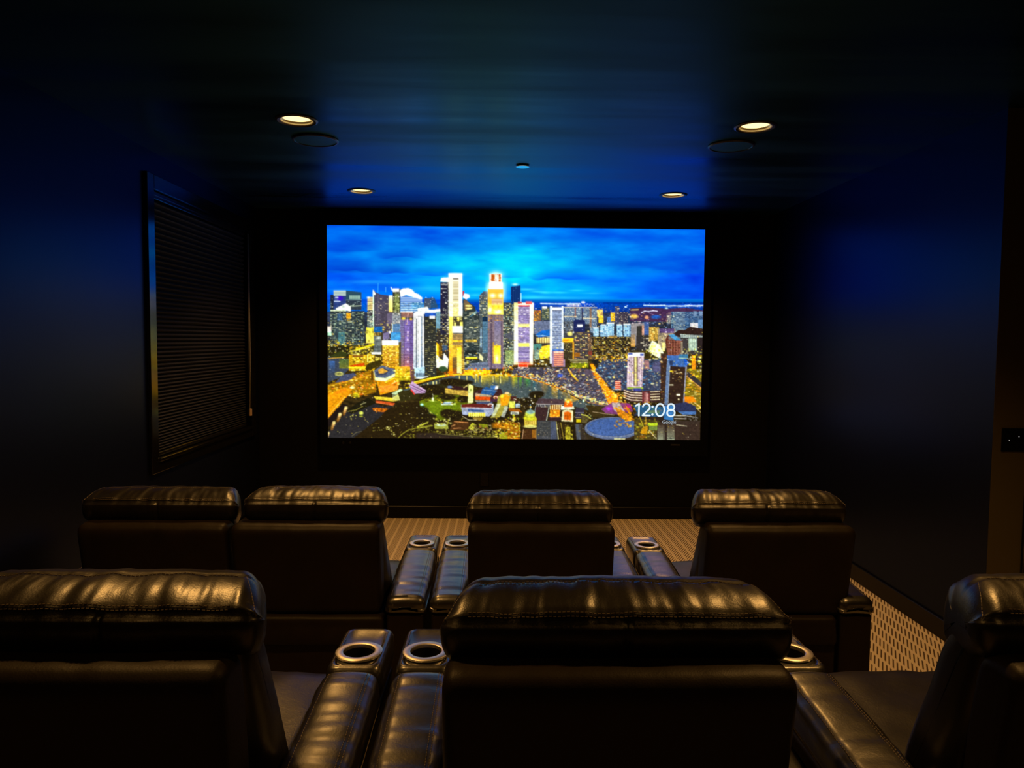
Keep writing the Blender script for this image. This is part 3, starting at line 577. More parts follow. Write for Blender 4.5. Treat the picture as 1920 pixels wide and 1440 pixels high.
    R(1233, 614, 1266, 650, (150, 136, 120)); R(1236, 614, 1264, 622, (86, 66, 120)); win(1234, 622, 1250, 650, 2.2, 2.2, 1.2, 1.2, [(230, 220, 180), (90, 84, 80), (190, 170, 100)], .8); R(1241, 640, 1246, 656, (240, 215, 150)); win(1237, 615, 1264, 622, 5, 4, 2, 2, [(210, 200, 240), (40, 30, 60)], .7)
    P([(1216, 650), (1222, 636), (1236, 644), (1246, 664), (1240, 672), (1222, 662)], (228, 236, 210)); spk([(1206, 655), (1222, 640), (1246, 662), (1244, 678), (1222, 670)], 50, [(250, 240, 140), (235, 215, 40), (255, 255, 240), (190, 200, 60)], .9, 2.2)
    P([(1247, 634), (1252, 626), (1262, 624), (1281, 636), (1280, 664), (1250, 664)], (92, 44, 34)); stripes(1252, 634, 1278, 664, 3, 1, (214, 150, 130), .8, .2, True); win(1250, 634, 1279, 662, 3, 5, 2.2, 1.6, [(60, 24, 20), (70, 30, 24)], .7); R(1276, 638, 1282, 662, (140, 126, 110)); P([(1253, 626), (1262, 624), (1274, 633), (1280, 636), (1266, 636)], (40, 120, 180)); stripes(1253, 625, 1276, 635, 2.6, .9, (140, 205, 235), .7)
    P([(1262, 624), (1272, 616), (1284, 616), (1294, 610), (1305, 612), (1318, 614), (1318, 626), (1275, 630)], (46, 30, 28)); L([(1264, 620), (1272, 613), (1282, 616)], 1, (140, 150, 150), .8); P([(1275, 624), (1318, 627), (1318, 631), (1276, 631)], (190, 205, 210)); stripes(1276, 625, 1318, 631, 2.2, .8, (70, 80, 90), .8, 0, True)
    R(1280, 632, 1318, 662, (60, 56, 60)); R(1291, 632, 1307, 655, (150, 172, 172)); stripes(1291, 633, 1307, 655, 4, 1.2, (220, 235, 220), .8, 0, True); R(1308, 630, 1318, 656, (44, 34, 36)); spk(box(1280, 652, 1317, 676), 40, [(220, 230, 110), (250, 250, 190), (70, 60, 90), (200, 190, 60)], .8, 2)
    # ------------------------------------------------------------- left shore
    R(608, 646, 700, 662, (70, 62, 24)); spk(box(612, 636, 700, 668), 170, [(240, 215, 40), (200, 180, 40), (255, 250, 170), (50, 44, 20), (250, 170, 30)], .7, 2, .7)
    G(686, 612, 700, 642, (200, 195, 60), (230, 215, 120)); spk(box(686, 612, 700, 642), 20, [(255, 240, 110), (150, 140, 50)], 1, 2.4); R(688, 600, 699, 614, (90, 110, 110), .6); win(688, 590, 699, 612, 4, 2.4, 3, 1, COOL, .6)
    L([(668, 654), (700, 645)], 3, (236, 214, 30)); L([(655, 658), (690, 651)], 1.6, (250, 220, 80)); R(612, 648, 655, 668, (38, 34, 18)); P([(616, 668), (640, 656), (652, 662), (645, 672), (616, 670)], (52, 58, 24)); spk(box(616, 644, 690, 662), 40, [(255, 250, 200), (240, 220, 60), (190, 180, 100)], .6, 1.3)
    P([(614, 668), (655, 672), (655, 690), (640, 706), (616, 716), (612, 716)], (56, 66, 88)); G(618, 676, 628, 700, (60, 110, 200), (56, 66, 90), .7); G(636, 672, 654, 690, (80, 110, 40), (130, 130, 30), .7); L([(616, 671), (645, 669)], 1.4, (230, 170, 50))
    R(654, 664, 702, 694, (190, 150, 20)); spk(box(654, 662, 716, 694), 110, [(250, 225, 60), (220, 180, 20), (90, 60, 10), (255, 245, 150), (120, 90, 20)], .9, 2.2); R(661, 665, 681, 668, (120, 60, 30)); win(661, 669, 714, 678, 3, 3.6, 2.2, 2.2, [(90, 64, 16), (255, 235, 110)], .8); R(688, 663, 690, 678, (250, 235, 130)); R(696, 659, 714, 663, (240, 248, 250))
    P([(656, 684), (683, 679), (683, 685), (656, 687)], (190, 40, 10)); L([(655, 688), (684, 689)], 3, (250, 220, 40)); P([(684, 690), (690, 680), (712, 673), (718, 680), (706, 686), (690, 696)], (58, 46, 14))
    P([(612, 722), (640, 712), (690, 694), (705, 694), (705, 735), (680, 740), (612, 745)], (150, 96, 12)); spk([(612, 722), (640, 706), (690, 692), (706, 694), (706, 735), (680, 745), (612, 745)], 300, [(250, 205, 60), (220, 120, 10), (120, 60, 10), (255, 235, 150), (90, 56, 20), (210, 170, 20), (240, 90, 20)], .8, 2.4, .7)
    P([(629, 717), (642, 702), (664, 698), (668, 702), (655, 712)], (66, 74, 110)); E(636, 700, 8, 4, (190, 190, 110), .9, .2); E(636, 700, 5, 1.8, (90, 90, 40), .8, .3); L([(614, 724), (660, 712), (700, 700)], 1.6, (230, 180, 40), .8)
    # orange quay road and bridge
    P([(612, 740), (640, 727), (662, 726), (655, 738), (646, 748), (618, 782), (612, 788)], (206, 132, 14)); G(612, 735, 640, 765, (236, 150, 16), (190, 126, 12), .4); L([(646, 744), (616, 780)], 1.2, (250, 190, 90)); L([(640, 742), (614, 772)], .8, (150, 90, 10), .8); E(660.5, 725.5, 4.4, 2.6, (225, 232, 180), .95, .3); E(668, 740, 6, 4, (190, 190, 30), .8, .4); P([(628, 735), (646, 726), (652, 731), (634, 740)], (226, 120, 20), .7)
    P([(612, 790), (642, 756), (652, 759), (612, 806)], (30, 22, 20))
    # fullerton-like block with a court
    P([(700, 700), (706, 716), (712, 740), (744, 731), (750, 712), (742, 698), (738, 706), (720, 712)], (198, 128, 14)); P([(699, 695), (716, 684), (742, 692), (742, 702), (722, 712), (702, 708)], (84, 98, 134)); P([(704, 698), (716, 688), (730, 693), (722, 702), (709, 703)], (60, 66, 90)); P([(708, 692), (716, 689), (727, 695), (718, 699), (710, 699)], (196, 150, 60))
    P([(702, 706), (722, 708), (741, 698), (742, 703), (722, 714), (702, 712)], (214, 226, 190)); L([(722, 716), (746, 704)], 2, (246, 230, 60)); L([(710, 726), (730, 722), (748, 710)], 1.4, (250, 240, 190)); P([(710, 724), (728, 722), (747, 713), (746, 728), (714, 736)], (216, 104, 16)); stripes(712, 722, 746, 734, 2, .8, (240, 190, 90), .7, 0, True); R(695, 694, 699, 712, (90, 50, 14)); L([(700, 693), (703, 708)], 1.2, (250, 220, 90)); G(740, 686, 768, 712, (230, 170, 30), (200, 190, 20), .85); spk(box(738, 690, 778, 728), 110, [(250, 230, 60), (200, 150, 20), (120, 100, 20), (255, 245, 130)], .8, 2); R(770, 694, 776, 718, (96, 66, 66))
    P([(733, 737), (750, 728), (755, 730), (741, 739)], (184, 205, 176)); P([(700, 742), (735, 745), (752, 734), (755, 748), (738, 752), (704, 748)], (190, 170, 60)); stripes(736, 736, 754, 750, 2, .8, (196, 220, 190), .8, 0, True)
    P([(704, 750), (740, 755), (737, 760), (704, 754)], (188, 54, 34)); L([(704, 754), (737, 759.5)], .9, (240, 130, 90)); P([(700, 742), (736, 746), (736, 752), (704, 748)], (206, 186, 50), .8)
    # ------------------------------------------------------------- river
    P([(755, 730), (800, 716), (850, 702), (905, 700), (955, 702), (985, 708), (1012, 715), (1036, 724), (1060, 735), (1085, 748), (1112, 760), (1150, 768), (1150, 778), (1100, 768), (1062, 757), (1018, 748), (966, 745), (930, 740), (905, 726), (870, 720), (840, 722), (800, 724), (770, 742)], (70, 84, 90))
    P([(745, 735), (800, 722), (850, 714), (890, 722), (880, 735), (800, 745), (750, 752)], (50, 44, 20))
    s, m, XX, YY = mask([(880, 702), (955, 702), (985, 708), (1036, 724), (1060, 735), (1085, 748), (1062, 757), (1018, 748), (966, 745), (930, 740), (905, 726)])
    st = vnoise(XX / 4.2, XX * 0 + 3, 77)
    prof = np.interp(XX, [880, 955, 985, 1036, 1060, 1085], [702, 702, 708, 724, 735, 748])
    fall = np.clip(1 - (YY - prof) / (13 + 14 * vnoise(XX / 6, XX * 0 + 8, 12)), 0, 1)
    cc = np.stack([np.interp(XX, [880, 960, 975, 1000, 1015, 1085], [200, 220, 90, 40, 190, 200]), np.interp(XX, [880, 965, 980, 1000, 1020, 1085], [170, 190, 150, 110, 140, 150]), np.interp(XX, [880, 965, 985, 1005, 1020, 1085], [40, 30, 60, 160, 50, 60])], -1) / 255
    mm = (m * fall * np.clip(st * 1.7 - .2, 0, 1)).astype(np.float32); im[s] = im[s] * (1 - mm[..., None]) + cc * mm[..., None]
    for x in (860, 874, 890, 901, 923, 937): L([(x, 704), (x, 712 + 8 * rng.random())], 1.8, (255, 235, 130), .8)
    for x, y in ((787, 722), (794, 720), (801, 718), (811, 715), (817, 714), (823, 712), (830, 711), (838, 710), (775, 726), (783, 728)): L([(x, y), (x, y + 4)], 2, (255, 236, 150), .95)
    L([(775, 719), (795, 713), (820, 706), (850, 701), (880, 701), (960, 702)], 2.6, (240, 180, 30)); L([(775, 716), (800, 709), (825, 704), (848, 700)], 2, (250, 230, 50))
    R(870, 688, 916, 694, (100, 116, 150)); P([(880, 680), (912, 677), (916, 690), (872, 692)], (110, 124, 158)); stripes(876, 682, 915, 686, 2.2, 1, (50, 54, 80), .8, 0, True); R(868, 692, 918, 700, (230, 180, 20)); spk(box(860, 690, 962, 702), 110, [(255, 235, 60), (250, 190, 20), (255, 255, 210), (160, 90, 10), (220, 70, 20)], .8, 1.9); glow(875, 678, 3, 3, (255, 240, 110)); spk(box(832, 696, 850, 704), 20, [(240, 80, 10), (255, 150, 30)], 1, 2); P([(897, 660), (904, 668), (904, 676), (897, 672)], (220, 215, 180)); spk(box(940, 685, 965, 703), 30, [(60, 20, 10), (220, 90, 20), (250, 200, 60), (30, 26, 14)], 1, 2)
    # shophouse roofs
    sh = [(962, 688), (1004, 687), (1060, 688), (1106, 690), (1122, 705), (1142, 732), (1150, 752), (1140, 764), (1110, 758), (1085, 746), (1058, 732), (1030, 718), (985, 706), (958, 700)]
    P(sh, (70, 66, 84)); spk(sh, 520, [(96, 100, 136), (150, 150, 180), (40, 34, 44), (220, 225, 230), (70, 84, 130), (240, 215, 130), (200, 120, 70), (44, 40, 50)], .8, 2.1, .7)
    for i in range(130):
        x = rng.uniform(968, 1140); t = (x - 968) / 172; y = rng.uniform(690 + 18 * t * t * 2, 703 + 52 * t); L([(x, y), (x + rng.uniform(3, 6), y - rng.uniform(1.5, 4))], 1, [(205, 210, 230), (30, 26, 36), (110, 116, 160), (235, 220, 170), (170, 110, 90)][i % 5], .9)
    spk([(962, 694), (1000, 700), (1050, 722), (1090, 742), (1085, 748), (1040, 726), (985, 708), (955, 702)], 120, [(255, 235, 120), (250, 200, 50), (255, 255, 220), (200, 90, 20)], .7, 1.8); L([(952, 703), (986, 706), (1010, 714), (1035, 722), (1050, 728)], 1.5, (220, 120, 30)); L([(1052, 724), (1066, 730), (1078, 738), (1090, 743), (1120, 752), (1150, 760)], 1.2, (205, 205, 215)); spk([(1062, 726), (1090, 740), (1150, 757), (1150, 762), (1085, 746)], 60, [(255, 245, 150), (220, 255, 170), (255, 190, 60)], .8, 1.8); L([(1098, 752), (1150, 762)], 1, (230, 150, 60))
    P([(1095, 690), (1112, 694), (1116, 704), (1098, 704)], (88, 76, 96)); P([(1044, 700), (1054, 700), (1052, 706), (1044, 706)], (60, 84, 190))
    # orange road
    P([(1104, 680), (1110, 680), (1124, 700), (1140, 726), (1158, 742), (1158, 756), (1140, 756), (1128, 728), (1114, 702)], (222, 130, 16)); spk([(1104, 680), (1112, 680), (1126, 700), (1146, 730), (1165, 744), (1165, 758), (1140, 758), (1126, 728), (1112, 702)], 130, [(255, 220, 90), (250, 120, 10), (190, 60, 10), (255, 240, 170), (240, 190, 30)], .8, 2); L([(1064, 690), (1072, 702), (1082, 712)], 3.4, (240, 190, 40), .8)
    # blue roofs and the white apartment tower
    bl = [(1114, 692), (1130, 672), (1180, 670), (1240, 672), (1240, 730), (1200, 732), (1150, 730), (1128, 708)]
    P(bl, (56, 64, 92)); spk(bl, 300, [(40, 110, 190), (70, 96, 150), (28, 34, 60), (130, 190, 220), (90, 90, 120), (225, 225, 190), (30, 60, 110), (150, 110, 90)], .9, 2.6, .7); E(1232, 686, 9, 10, (86, 84, 128), .9, .2); P([(1207, 674), (1216, 673), (1217, 690), (1207, 690)], (150, 110, 116)); R(1152, 712, 1163, 728, (170, 60, 50)); stripes(1152, 713, 1163, 728, 3.6, 1.4, (240, 200, 180), .9)
    spk(box(1116, 664, 1176, 676), 40, [(250, 220, 60), (255, 180, 40), (200, 120, 30)], .8, 1.8)
    P([(1176, 660), (1207, 660), (1203, 726), (1174, 726)], (206, 190, 208)); R(1176, 659, 1207, 666, (236, 236, 246)); R(1177, 660, 1185, 663, (40, 66, 170)); R(1199, 661, 1206, 665, (40, 66, 170))
    for x in (1178.6, 1182.4, 1196.4, 1201.2): stripes(x, 668, x + 2.2, 724, 2.5, 1.2, (66, 52, 86), .85, .3)
    R(1187, 667, 1195, 722, (92, 78, 70)); R(1189.3, 666, 1192.6, 721, (240, 226, 160)); stripes(1189, 668, 1193, 720, 3, .8, (150, 130, 90), .8); R(1175, 724, 1205, 728, (150, 170, 70)); R(1186, 726, 1201, 732, (60, 66, 150))
    P([(1168, 728), (1184, 734), (1205, 733), (1236, 730), (1237, 752), (1205, 754), (1180, 752), (1168, 744)], (52, 32, 34))
    for k in range(4): L([(1169, 730 + 4.6 * k), (1182, 734.5 + 4.6 * k), (1203, 735.5 + 4.6 * k)], 1.9, (226, 210, 200)); L([(1219, 733 + 5 * k), (1236, 732 + 5 * k)], 1.9, (214, 204, 180))
    R(1203, 732, 1218, 754, (110, 50, 54)); stripes(1208, 734, 1215, 754, 2.6, 1.1, (225, 190, 190), .9, 0, True); spk(box(1150, 752, 1240, 760), 60, [(240, 190, 60), (150, 80, 20), (255, 235, 150), (60, 40, 14)], .8, 1.8); spk(box(1148, 735, 1172, 756), 40, [(240, 150, 20), (200, 100, 10), (255, 230, 120)], 1, 2)
    # dark tower at right
    R(1238, 660, 1252, 760, (58, 40, 34)); spk(box(1238, 664, 1250, 758), 40, [(170, 70, 40), (230, 190, 120), (100, 50, 30), (40, 30, 30)], .8, 1.9); P([(1250, 664), (1281, 664), (1290, 680), (1286, 686), (1252, 686)], (62, 104, 178)); P([(1281, 666), (1294, 680), (1284, 682)], (24, 84, 196)); R(1272, 662, 1290, 671, (60, 120, 170)); L([(1272, 669), (1290, 669.5)], 1, (240, 240, 190)); R(1255, 674, 1261, 683, (46, 60, 100))
    P([(1251, 668), (1256, 686), (1252, 758), (1245, 758), (1249, 690)], (96, 120, 166)); P([(1256, 684), (1285, 686), (1281, 756), (1251, 756)], (50, 34, 28)); P([(1285, 686), (1288, 684), (1284, 752), (1280, 756)], (140, 140, 166)); L([(1255.5, 684), (1252, 756)], 1, (170, 190, 215))
    spk(box(1260, 690, 1280, 714), 26, [(240, 200, 110), (255, 240, 190), (200, 120, 40)], .7, 1.7, .6); R(1254, 719, 1262, 720.5, (240, 235, 215)); R(1268, 737, 1275, 740, (250, 245, 220)); E(1272, 747, 1.5, 1.4, (220, 210, 180)); E(1258, 694, 3, 1.6, (240, 215, 50))
    P([(1287, 690), (1317, 690), (1315, 765), (1282, 765)], (116, 96, 24)); spk([(1288, 690), (1317, 690), (1314, 765), (1283, 765)], 150, [(220, 200, 30), (180, 140, 20), (80, 60, 30), (240, 150, 30), (150, 120, 30), (240, 230, 150)], .9, 2.6, .7); P([(1286, 702), (1317, 726), (1317, 716), (1300, 702), (1288, 694)], (50, 48, 54)); L([(1287, 703), (1316, 727)], 1.3, (226, 150, 110)); L([(1286, 707), (1315, 732)], .8, (180, 90, 60)); R(1297, 664, 1304, 690, (222, 130, 20)); spk(box(1288, 662, 1317, 704), 50, [(240, 225, 40), (250, 150, 30), (60, 50, 60), (210, 220, 210), (200, 90, 30)], .9, 2.4); L([(1286, 744), (1314, 772)], 1.2, (205, 180, 120)); L([(1290, 744), (1316, 764)], 1, (230, 210, 170)); P([(1283, 742), (1300, 742), (1306, 752), (1284, 754)], (214, 110, 16))
    # ------------------------------------------------------------- foreground park
    P([(612, 815), (650, 772), (690, 752), (720, 762), (745, 758), (760, 823), (612, 823)], (42, 40, 44))
    for x, y in ((649, 764), (638, 776), (627, 792), (616, 812)):
        for k in range(7): E(x - k * .7, y + k * 2.2, 3 - .12 * k, 2.4, (250 - 12 * k, 232 - 24 * k, 170 - 24 * k), .8 - .07 * k, .5)
    P([(650, 770), (668, 756), (690, 745), (705, 755), (690, 762), (660, 776)], (30, 26, 14)); L([(652, 771), (668, 768), (680, 761)], 1.3, (150, 140, 60)); L([(676, 758), (686, 754)], 1.2, (205, 205, 150)); E(677, 774, 4, 3.2, (196, 206, 96), .95, .3); E(677, 780, 3.6, 1.6, (150, 156, 50), .9, .4); spk(box(655, 775, 668, 786), 7, [(210, 205, 90)], .9, 1.5); P([(698, 765), (706, 764), (728, 766), (728, 771), (716, 772), (700, 770)], (190, 84, 14)); spk(box(698, 764, 728, 772), 12, [(240, 130, 30), (120, 40, 10)], .9, 1.8)
    P([(655, 828), (690, 800), (712, 782), (722, 770), (745, 756), (790, 752), (806, 770), (806, 800), (770, 828)], (40, 27, 13)); spk(box(735, 760, 800, 800), 34, [(210, 205, 170), (150, 140, 60), (90, 84, 30)], .6, 1.3); spk([(700, 802), (732, 800), (742, 815), (736, 818), (728, 806), (700, 808)], 44, [(200, 195, 80), (150, 140, 50), (230, 225, 150)], .6, 1.3); L([(660, 818), (668, 811), (678, 809)], 1, (130, 124, 90)); L([(744, 824), (752, 815), (765, 806), (790, 800), (808, 797)], 1.6, (150, 146, 44)); spk([(752, 824), (770, 800), (800, 796), (808, 800), (775, 824)], 70, [(170, 165, 50), (110, 104, 30), (60, 44, 20)], .7, 1.6)
    P([(785, 752), (810, 740), (880, 740), (884, 760), (862, 778), (840, 786), (800, 790), (790, 775)], (96, 110, 14)); P([(788, 757), (812, 750), (845, 752), (862, 762), (840, 776), (818, 780)], (104, 128, 18)); P([(788, 757), (796, 762), (818, 780), (800, 776)], (40, 92, 60)); L([(796, 764), (812, 778), (800, 792), (782, 800)], 3, (176, 178, 60)); L([(782, 803), (810, 798)], 2, (150, 150, 50)); E(790, 758, 3, 2, (170, 235, 230)); R(826, 752.5, 848, 758.5, (206, 220, 216)); stripes(828, 754, 846, 757, 1.6, .8, (70, 110, 170), .7); E(850, 756, 3.6, 2, (230, 245, 150), .8, .5); spk(box(780, 742, 880, 756), 60, [(240, 200, 40), (200, 170, 30), (90, 90, 20), (40, 34, 14)], .8, 2)
    P([(808.5, 752), (809.6, 737), (811, 737), (812.5, 752)], (226, 246, 215)); E(810, 751, 6, 1.4, (170, 190, 80), .7, .5)
    TREE = (36, 26, 14)
    for (x, y, rx, ry) in [(802, 728, 26, 8), (845, 715, 24, 7), (868, 716, 18, 5), (825, 733, 20, 7), (798, 742, 14, 5), (838, 744, 16, 5), (868, 747, 12, 7), (806, 783, 12, 8), (850, 778, 22, 9), (838, 774, 14, 8), (866, 786, 12, 6), (905, 780, 8, 4), (918, 793, 12, 9), (928, 802, 14, 8), (880, 782, 7, 4), (792, 775, 12, 14), (1002, 740, 12, 8), (1010, 738, 9, 6), (958, 753, 8, 7), (984, 752, 10, 8), (948, 776, 8, 6), (955, 783, 10, 6)]:
        E(x, y, rx, ry, TREE, 1, .2)
        spk(box(x - rx * .8, y - ry * .7, x + rx * .8, y + ry * .7), int(rx * ry / 9), [(70, 60, 22), (24, 16, 8), (110, 100, 34)], .6, 1.5)
    # purple striped tent
    P([(766, 722), (772, 714), (798, 731), (796, 736), (776, 737)], (176, 150, 196)); L([(769, 720), (797, 734)], 1.1, (70, 34, 70)); L([(767, 724), (790, 735)], 1.1, (90, 40, 80)); L([(772, 717), (797, 731)], .8, (240, 225, 250)); L([(770, 730), (776, 738)], 2.6, (220, 60, 50))
    # palace, clock tower and museum
    P([(833, 727), (848, 727), (877, 731), (877, 742), (833, 736)], (206, 176, 80)); stripes(834, 730, 877, 740, 2.6, 1, (110, 80, 30), .7, 0, True); P([(834, 726), (850, 722), (877, 726), (877, 731), (848, 730)], (50, 28, 30)); E(842, 724.5, 5, 2.2, (96, 120, 170)); L([(868, 726), (878, 719)], 1.4, (220, 205, 130))
    P([(886, 735), (905, 726), (938, 728), (942, 740), (935, 748), (888, 746)], (60, 34, 36)); P([(903, 728), (910, 724), (930, 731), (924, 740), (900, 738)], (40, 86, 150)); R(918, 722, 931, 729, (60, 110, 180)); P([(928, 722), (933, 722), (932, 728), (926, 729)], (220, 215, 215)); L([(906, 730), (930, 732)], 1, (150, 180, 210)); P([(890, 742), (918, 743), (918, 750), (890, 749)], (190, 44, 14)); E(894, 741, 4, 3, (230, 90, 30)); L([(890, 751), (918, 751)], 1.2, (240, 235, 225)); R(892, 752, 922, 757, (64, 74, 110)); R(918, 747, 932, 752, (64, 36, 60)); E(928, 744, 4.4, 2.8, (230, 190, 170)); E(928, 745, 2.6, 2, (110, 40, 30)); P([(890, 736), (920, 740), (920, 743), (890, 742)], (196, 190, 160), .8)
    P([(863, 758), (924, 756), (924, 774), (915, 780), (866, 777)], (150, 160, 190)); P([(864, 758), (880, 756), (916, 757), (922, 764), (880, 764), (864, 763)], (98, 34, 30)); L([(863, 764), (880, 763), (922, 765)], 1.1, (226, 222, 232)); P([(876, 766), (906, 768), (906, 772), (876, 771)], (60, 90, 150)); R(877, 773, 908, 780, (200, 190, 70)); stripes(878, 773, 908, 781, 4.2, 1.2, (250, 240, 150), .9, 0, True); E(918, 758, 5, 2.6, (235, 225, 225)); E(918, 759, 3, 1.8, (100, 34, 30)); P([(884, 782), (905, 782), (900, 788), (888, 787)], (190, 150, 60), .7); L([(866, 780), (878, 787), (892, 787)], 1.4, (190, 180, 140))
    P([(877, 722), (880, 719), (885, 722), (886, 754), (876, 755)], (214, 218, 170)); G(877, 722, 886, 736, (230, 235, 130), (205, 215, 150), .8); R(879, 727, 883, 732, (120, 130, 50), .6)
    P([(932, 742), (950, 734), (958, 738), (954, 752), (946, 772), (934, 782), (918, 783), (930, 762)], (160, 150, 60)); P([(936, 742), (948, 738), (955, 742), (950, 758), (938, 760)], (214, 140, 20)); glow(940, 742, 3.4, 3, (255, 225, 70)); P([(930, 756), (938, 756), (926, 780), (920, 780)], (190, 200, 190), .8); P([(945, 760), (952, 762), (944, 782), (938, 780)], (176, 186, 190), .8); E(949, 736, 4, 2, (225, 190, 150))
    P([(955, 742), (966, 742), (970, 752), (958, 752)], (70, 34, 30)); R(953, 751, 964, 764, (196, 200, 90)); R(965, 756, 974, 763, (150, 170, 195)); P([(952, 764), (972, 766), (978, 772), (954, 770)], (160, 70, 20)); spk(box(962, 744, 1000, 768), 30, [(250, 250, 230), (110, 100, 70), (26, 20, 12)], .7, 1.5); R(956, 771, 971, 776, (206, 210, 205)); R(958, 772.5, 969, 775, (70, 84, 90))
    # lower strip
    E(934, 797, 12, 6, (190, 100, 14), .9, .4); E(950, 798, 14, 8, (176, 104, 16), .9, .4); spk(box(925, 782, 965, 822), 90, [(220, 170, 50), (150, 90, 20), (190, 200, 60), (60, 40, 14), (240, 230, 170)], .8, 2); P([(935, 815), (950, 808), (962, 815), (962, 824), (935, 824)], (150, 150, 30)); spk(box(924, 806, 960, 824), 40, [(190, 190, 50), (90, 84, 20), (160, 90, 20)], .9, 2.2)
    P([(813, 795), (838, 794), (840, 804), (814, 804)], (150, 156, 60)); E(826, 796.5, 9, 2.6, (180, 196, 190), .9, .3); P([(850, 788), (878, 790), (878, 806), (842, 806)], (72, 38, 22)); L([(851, 790), (876, 792)], 1.5, (220, 140, 90)); L([(845, 799), (852, 796)], 1, (225, 160, 110)); L([(849, 803), (863, 802)], 1.1, (225, 150, 100)); P([(876, 803), (884, 792), (892, 796), (886, 806)], (176, 178, 50)); P([(896, 794), (912, 795), (915, 803), (898, 800)], (130, 136, 24))
    spk(box(812, 784, 846, 796), 40, [(190, 190, 60), (150, 150, 40), (230, 225, 150), (60, 50, 20)], .8, 2); spk(box(880, 796, 920, 812), 90, [(200, 195, 110), (120, 100, 50), (230, 220, 170), (50, 34, 20), (170, 100, 60)], .7, 1.6); spk(box(800, 805, 930, 820), 190, [(120, 114, 30), (170, 160, 60), (50, 38, 20), (205, 190, 110), (90, 84, 26)], .8, 1.9); P([(780, 812), (820, 812), (860, 816), (905, 820), (905, 828), (780, 828)], (46, 36, 30)); L([(820, 813), (870, 818), (940, 820)], 1.1, (130, 124, 60))
    R(950, 792, 974, 826, (150, 80, 14)); spk(box(950, 778, 975, 826), 90, [(230, 190, 50), (190, 200, 40), (200, 100, 20), (80, 46, 14), (250, 230, 160)], .9, 2.2); P([(979, 805), (1004, 804), (1004, 826), (976, 826)], (70, 36, 22)); L([(980, 805), (977, 826)], 1.1, (226, 190, 150)); L([(1003.5, 804), (1003.5, 826)], 1.1, (220, 190, 140)); R(996, 805, 1003, 820, (160, 90, 30), .8)
    # dome
    P([(981, 783), (1005, 783), (1004, 800), (982, 800)], (180, 160, 50)); stripes(984, 789, 1003, 796, 3.6, 1.6, (246, 215, 130), .9, 0, True); E(993, 783, 13, 4.5, (190, 192, 40)); E(993, 778.5, 11.5, 4, (140, 140, 30)); E(993, 775, 9.6, 7, (196, 204, 80)); E(993, 771.5, 7.6, 4, (120, 160, 180), .9, .3); E(993, 799, 13, 3, (205, 205, 130), .9, .2); R(984, 788, 1002, 796, (120, 96, 30), .25); glow(1006.5, 782, 2, 2, (255, 250, 170)); R(992.4, 757, 994.2, 768, (110, 140, 160)); E(993.4, 762, 2, 1.4, (220, 190, 110))
    # courthouse
    P([(1003, 755), (1009, 746), (1056, 747), (1058, 757), (1004, 756)], (74, 56, 64)); L([(1003, 756), (1055, 757.5)], 1.2, (190, 180, 190)); R(1005, 757, 1030, 762, (180, 180, 190)); stripes(1006, 757.5, 1030, 761.5, 3.8, 2.2, (24, 22, 30), .95, 0, True); R(1030, 758, 1052, 767, (120, 56, 20)); stripes(1030, 758, 1052, 767, 4, 1.4, (245, 225, 170), .95, 0, True)
    P([(1003, 761), (1028, 763), (1023, 788), (1007, 787), (1001, 778)], (58, 38, 40)); L([(1003, 760), (1001, 772)], 1, (160, 190, 210)); L([(1028, 763), (1023, 788)], 1.6, (190, 205, 200)); R(1030, 767, 1048, 781, (196, 110, 20)); spk(box(1030, 767, 1049, 781), 40, [(250, 200, 70), (240, 120, 20), (130, 60, 10)], .8, 1.7); R(1027, 781, 1052, 788, (52, 34, 36)); L([(1030, 781), (1052, 781)], .9, (205, 170, 120))
    P([(1050, 760), (1074, 760), (1076, 766), (1050, 767)], (205, 214, 205)); P([(1056, 762), (1057, 753), (1061, 748), (1068, 748), (1072, 754), (1072, 762)], (206, 64, 10)); glow(1063.5, 750, 6, 4, (255, 210, 60), .9); E(1063.5, 752.5, 2.6, 1.8, (255, 240, 150)); glow(1059, 748, 1.6, 1.6, (255, 255, 190)); glow(1069.5, 748.5, 1.6, 1.6, (255, 255, 190))
    P([(1053, 769), (1063, 766), (1073, 769), (1073, 790), (1051, 789)], (206, 200, 170)); P([(1056, 772), (1063, 770), (1070, 773), (1069, 787), (1056, 786)], (190, 70, 12)); L([(1063, 771), (1062.6, 787)], 1, (120, 30, 10)); L([(1058, 776), (1057, 786)], .8, (150, 44, 10)); P([(1078, 764), (1094, 764), (1094, 783), (1077, 783)], (52, 46, 64)); L([(1077, 772.5), (1093, 772.5)], .9, (180, 180, 200)); L([(1077, 782), (1088, 782)], .9, (220, 200, 150)); R(1079, 785, 1088, 791, (196, 180, 20)); L([(1089, 776), (1100, 779), (1106, 784)], 2.2, (190, 190, 80)); P([(1089, 777), (1104, 783), (1098, 793), (1089, 792)], (84, 72, 44)); spk(box(1094, 755, 1116, 786), 50, [(190, 170, 90), (60, 44, 24), (130, 120, 90), (90, 110, 90)], .7, 1.6); E(1092.5, 750, 1.6, 2.6, (210, 245, 235)); P([(1096, 758), (1130, 760), (1150, 768), (1150, 782), (1110, 782)], (58, 44, 22)); L([(1110, 771), (1150, 777)], 1.1, (205, 180, 150))
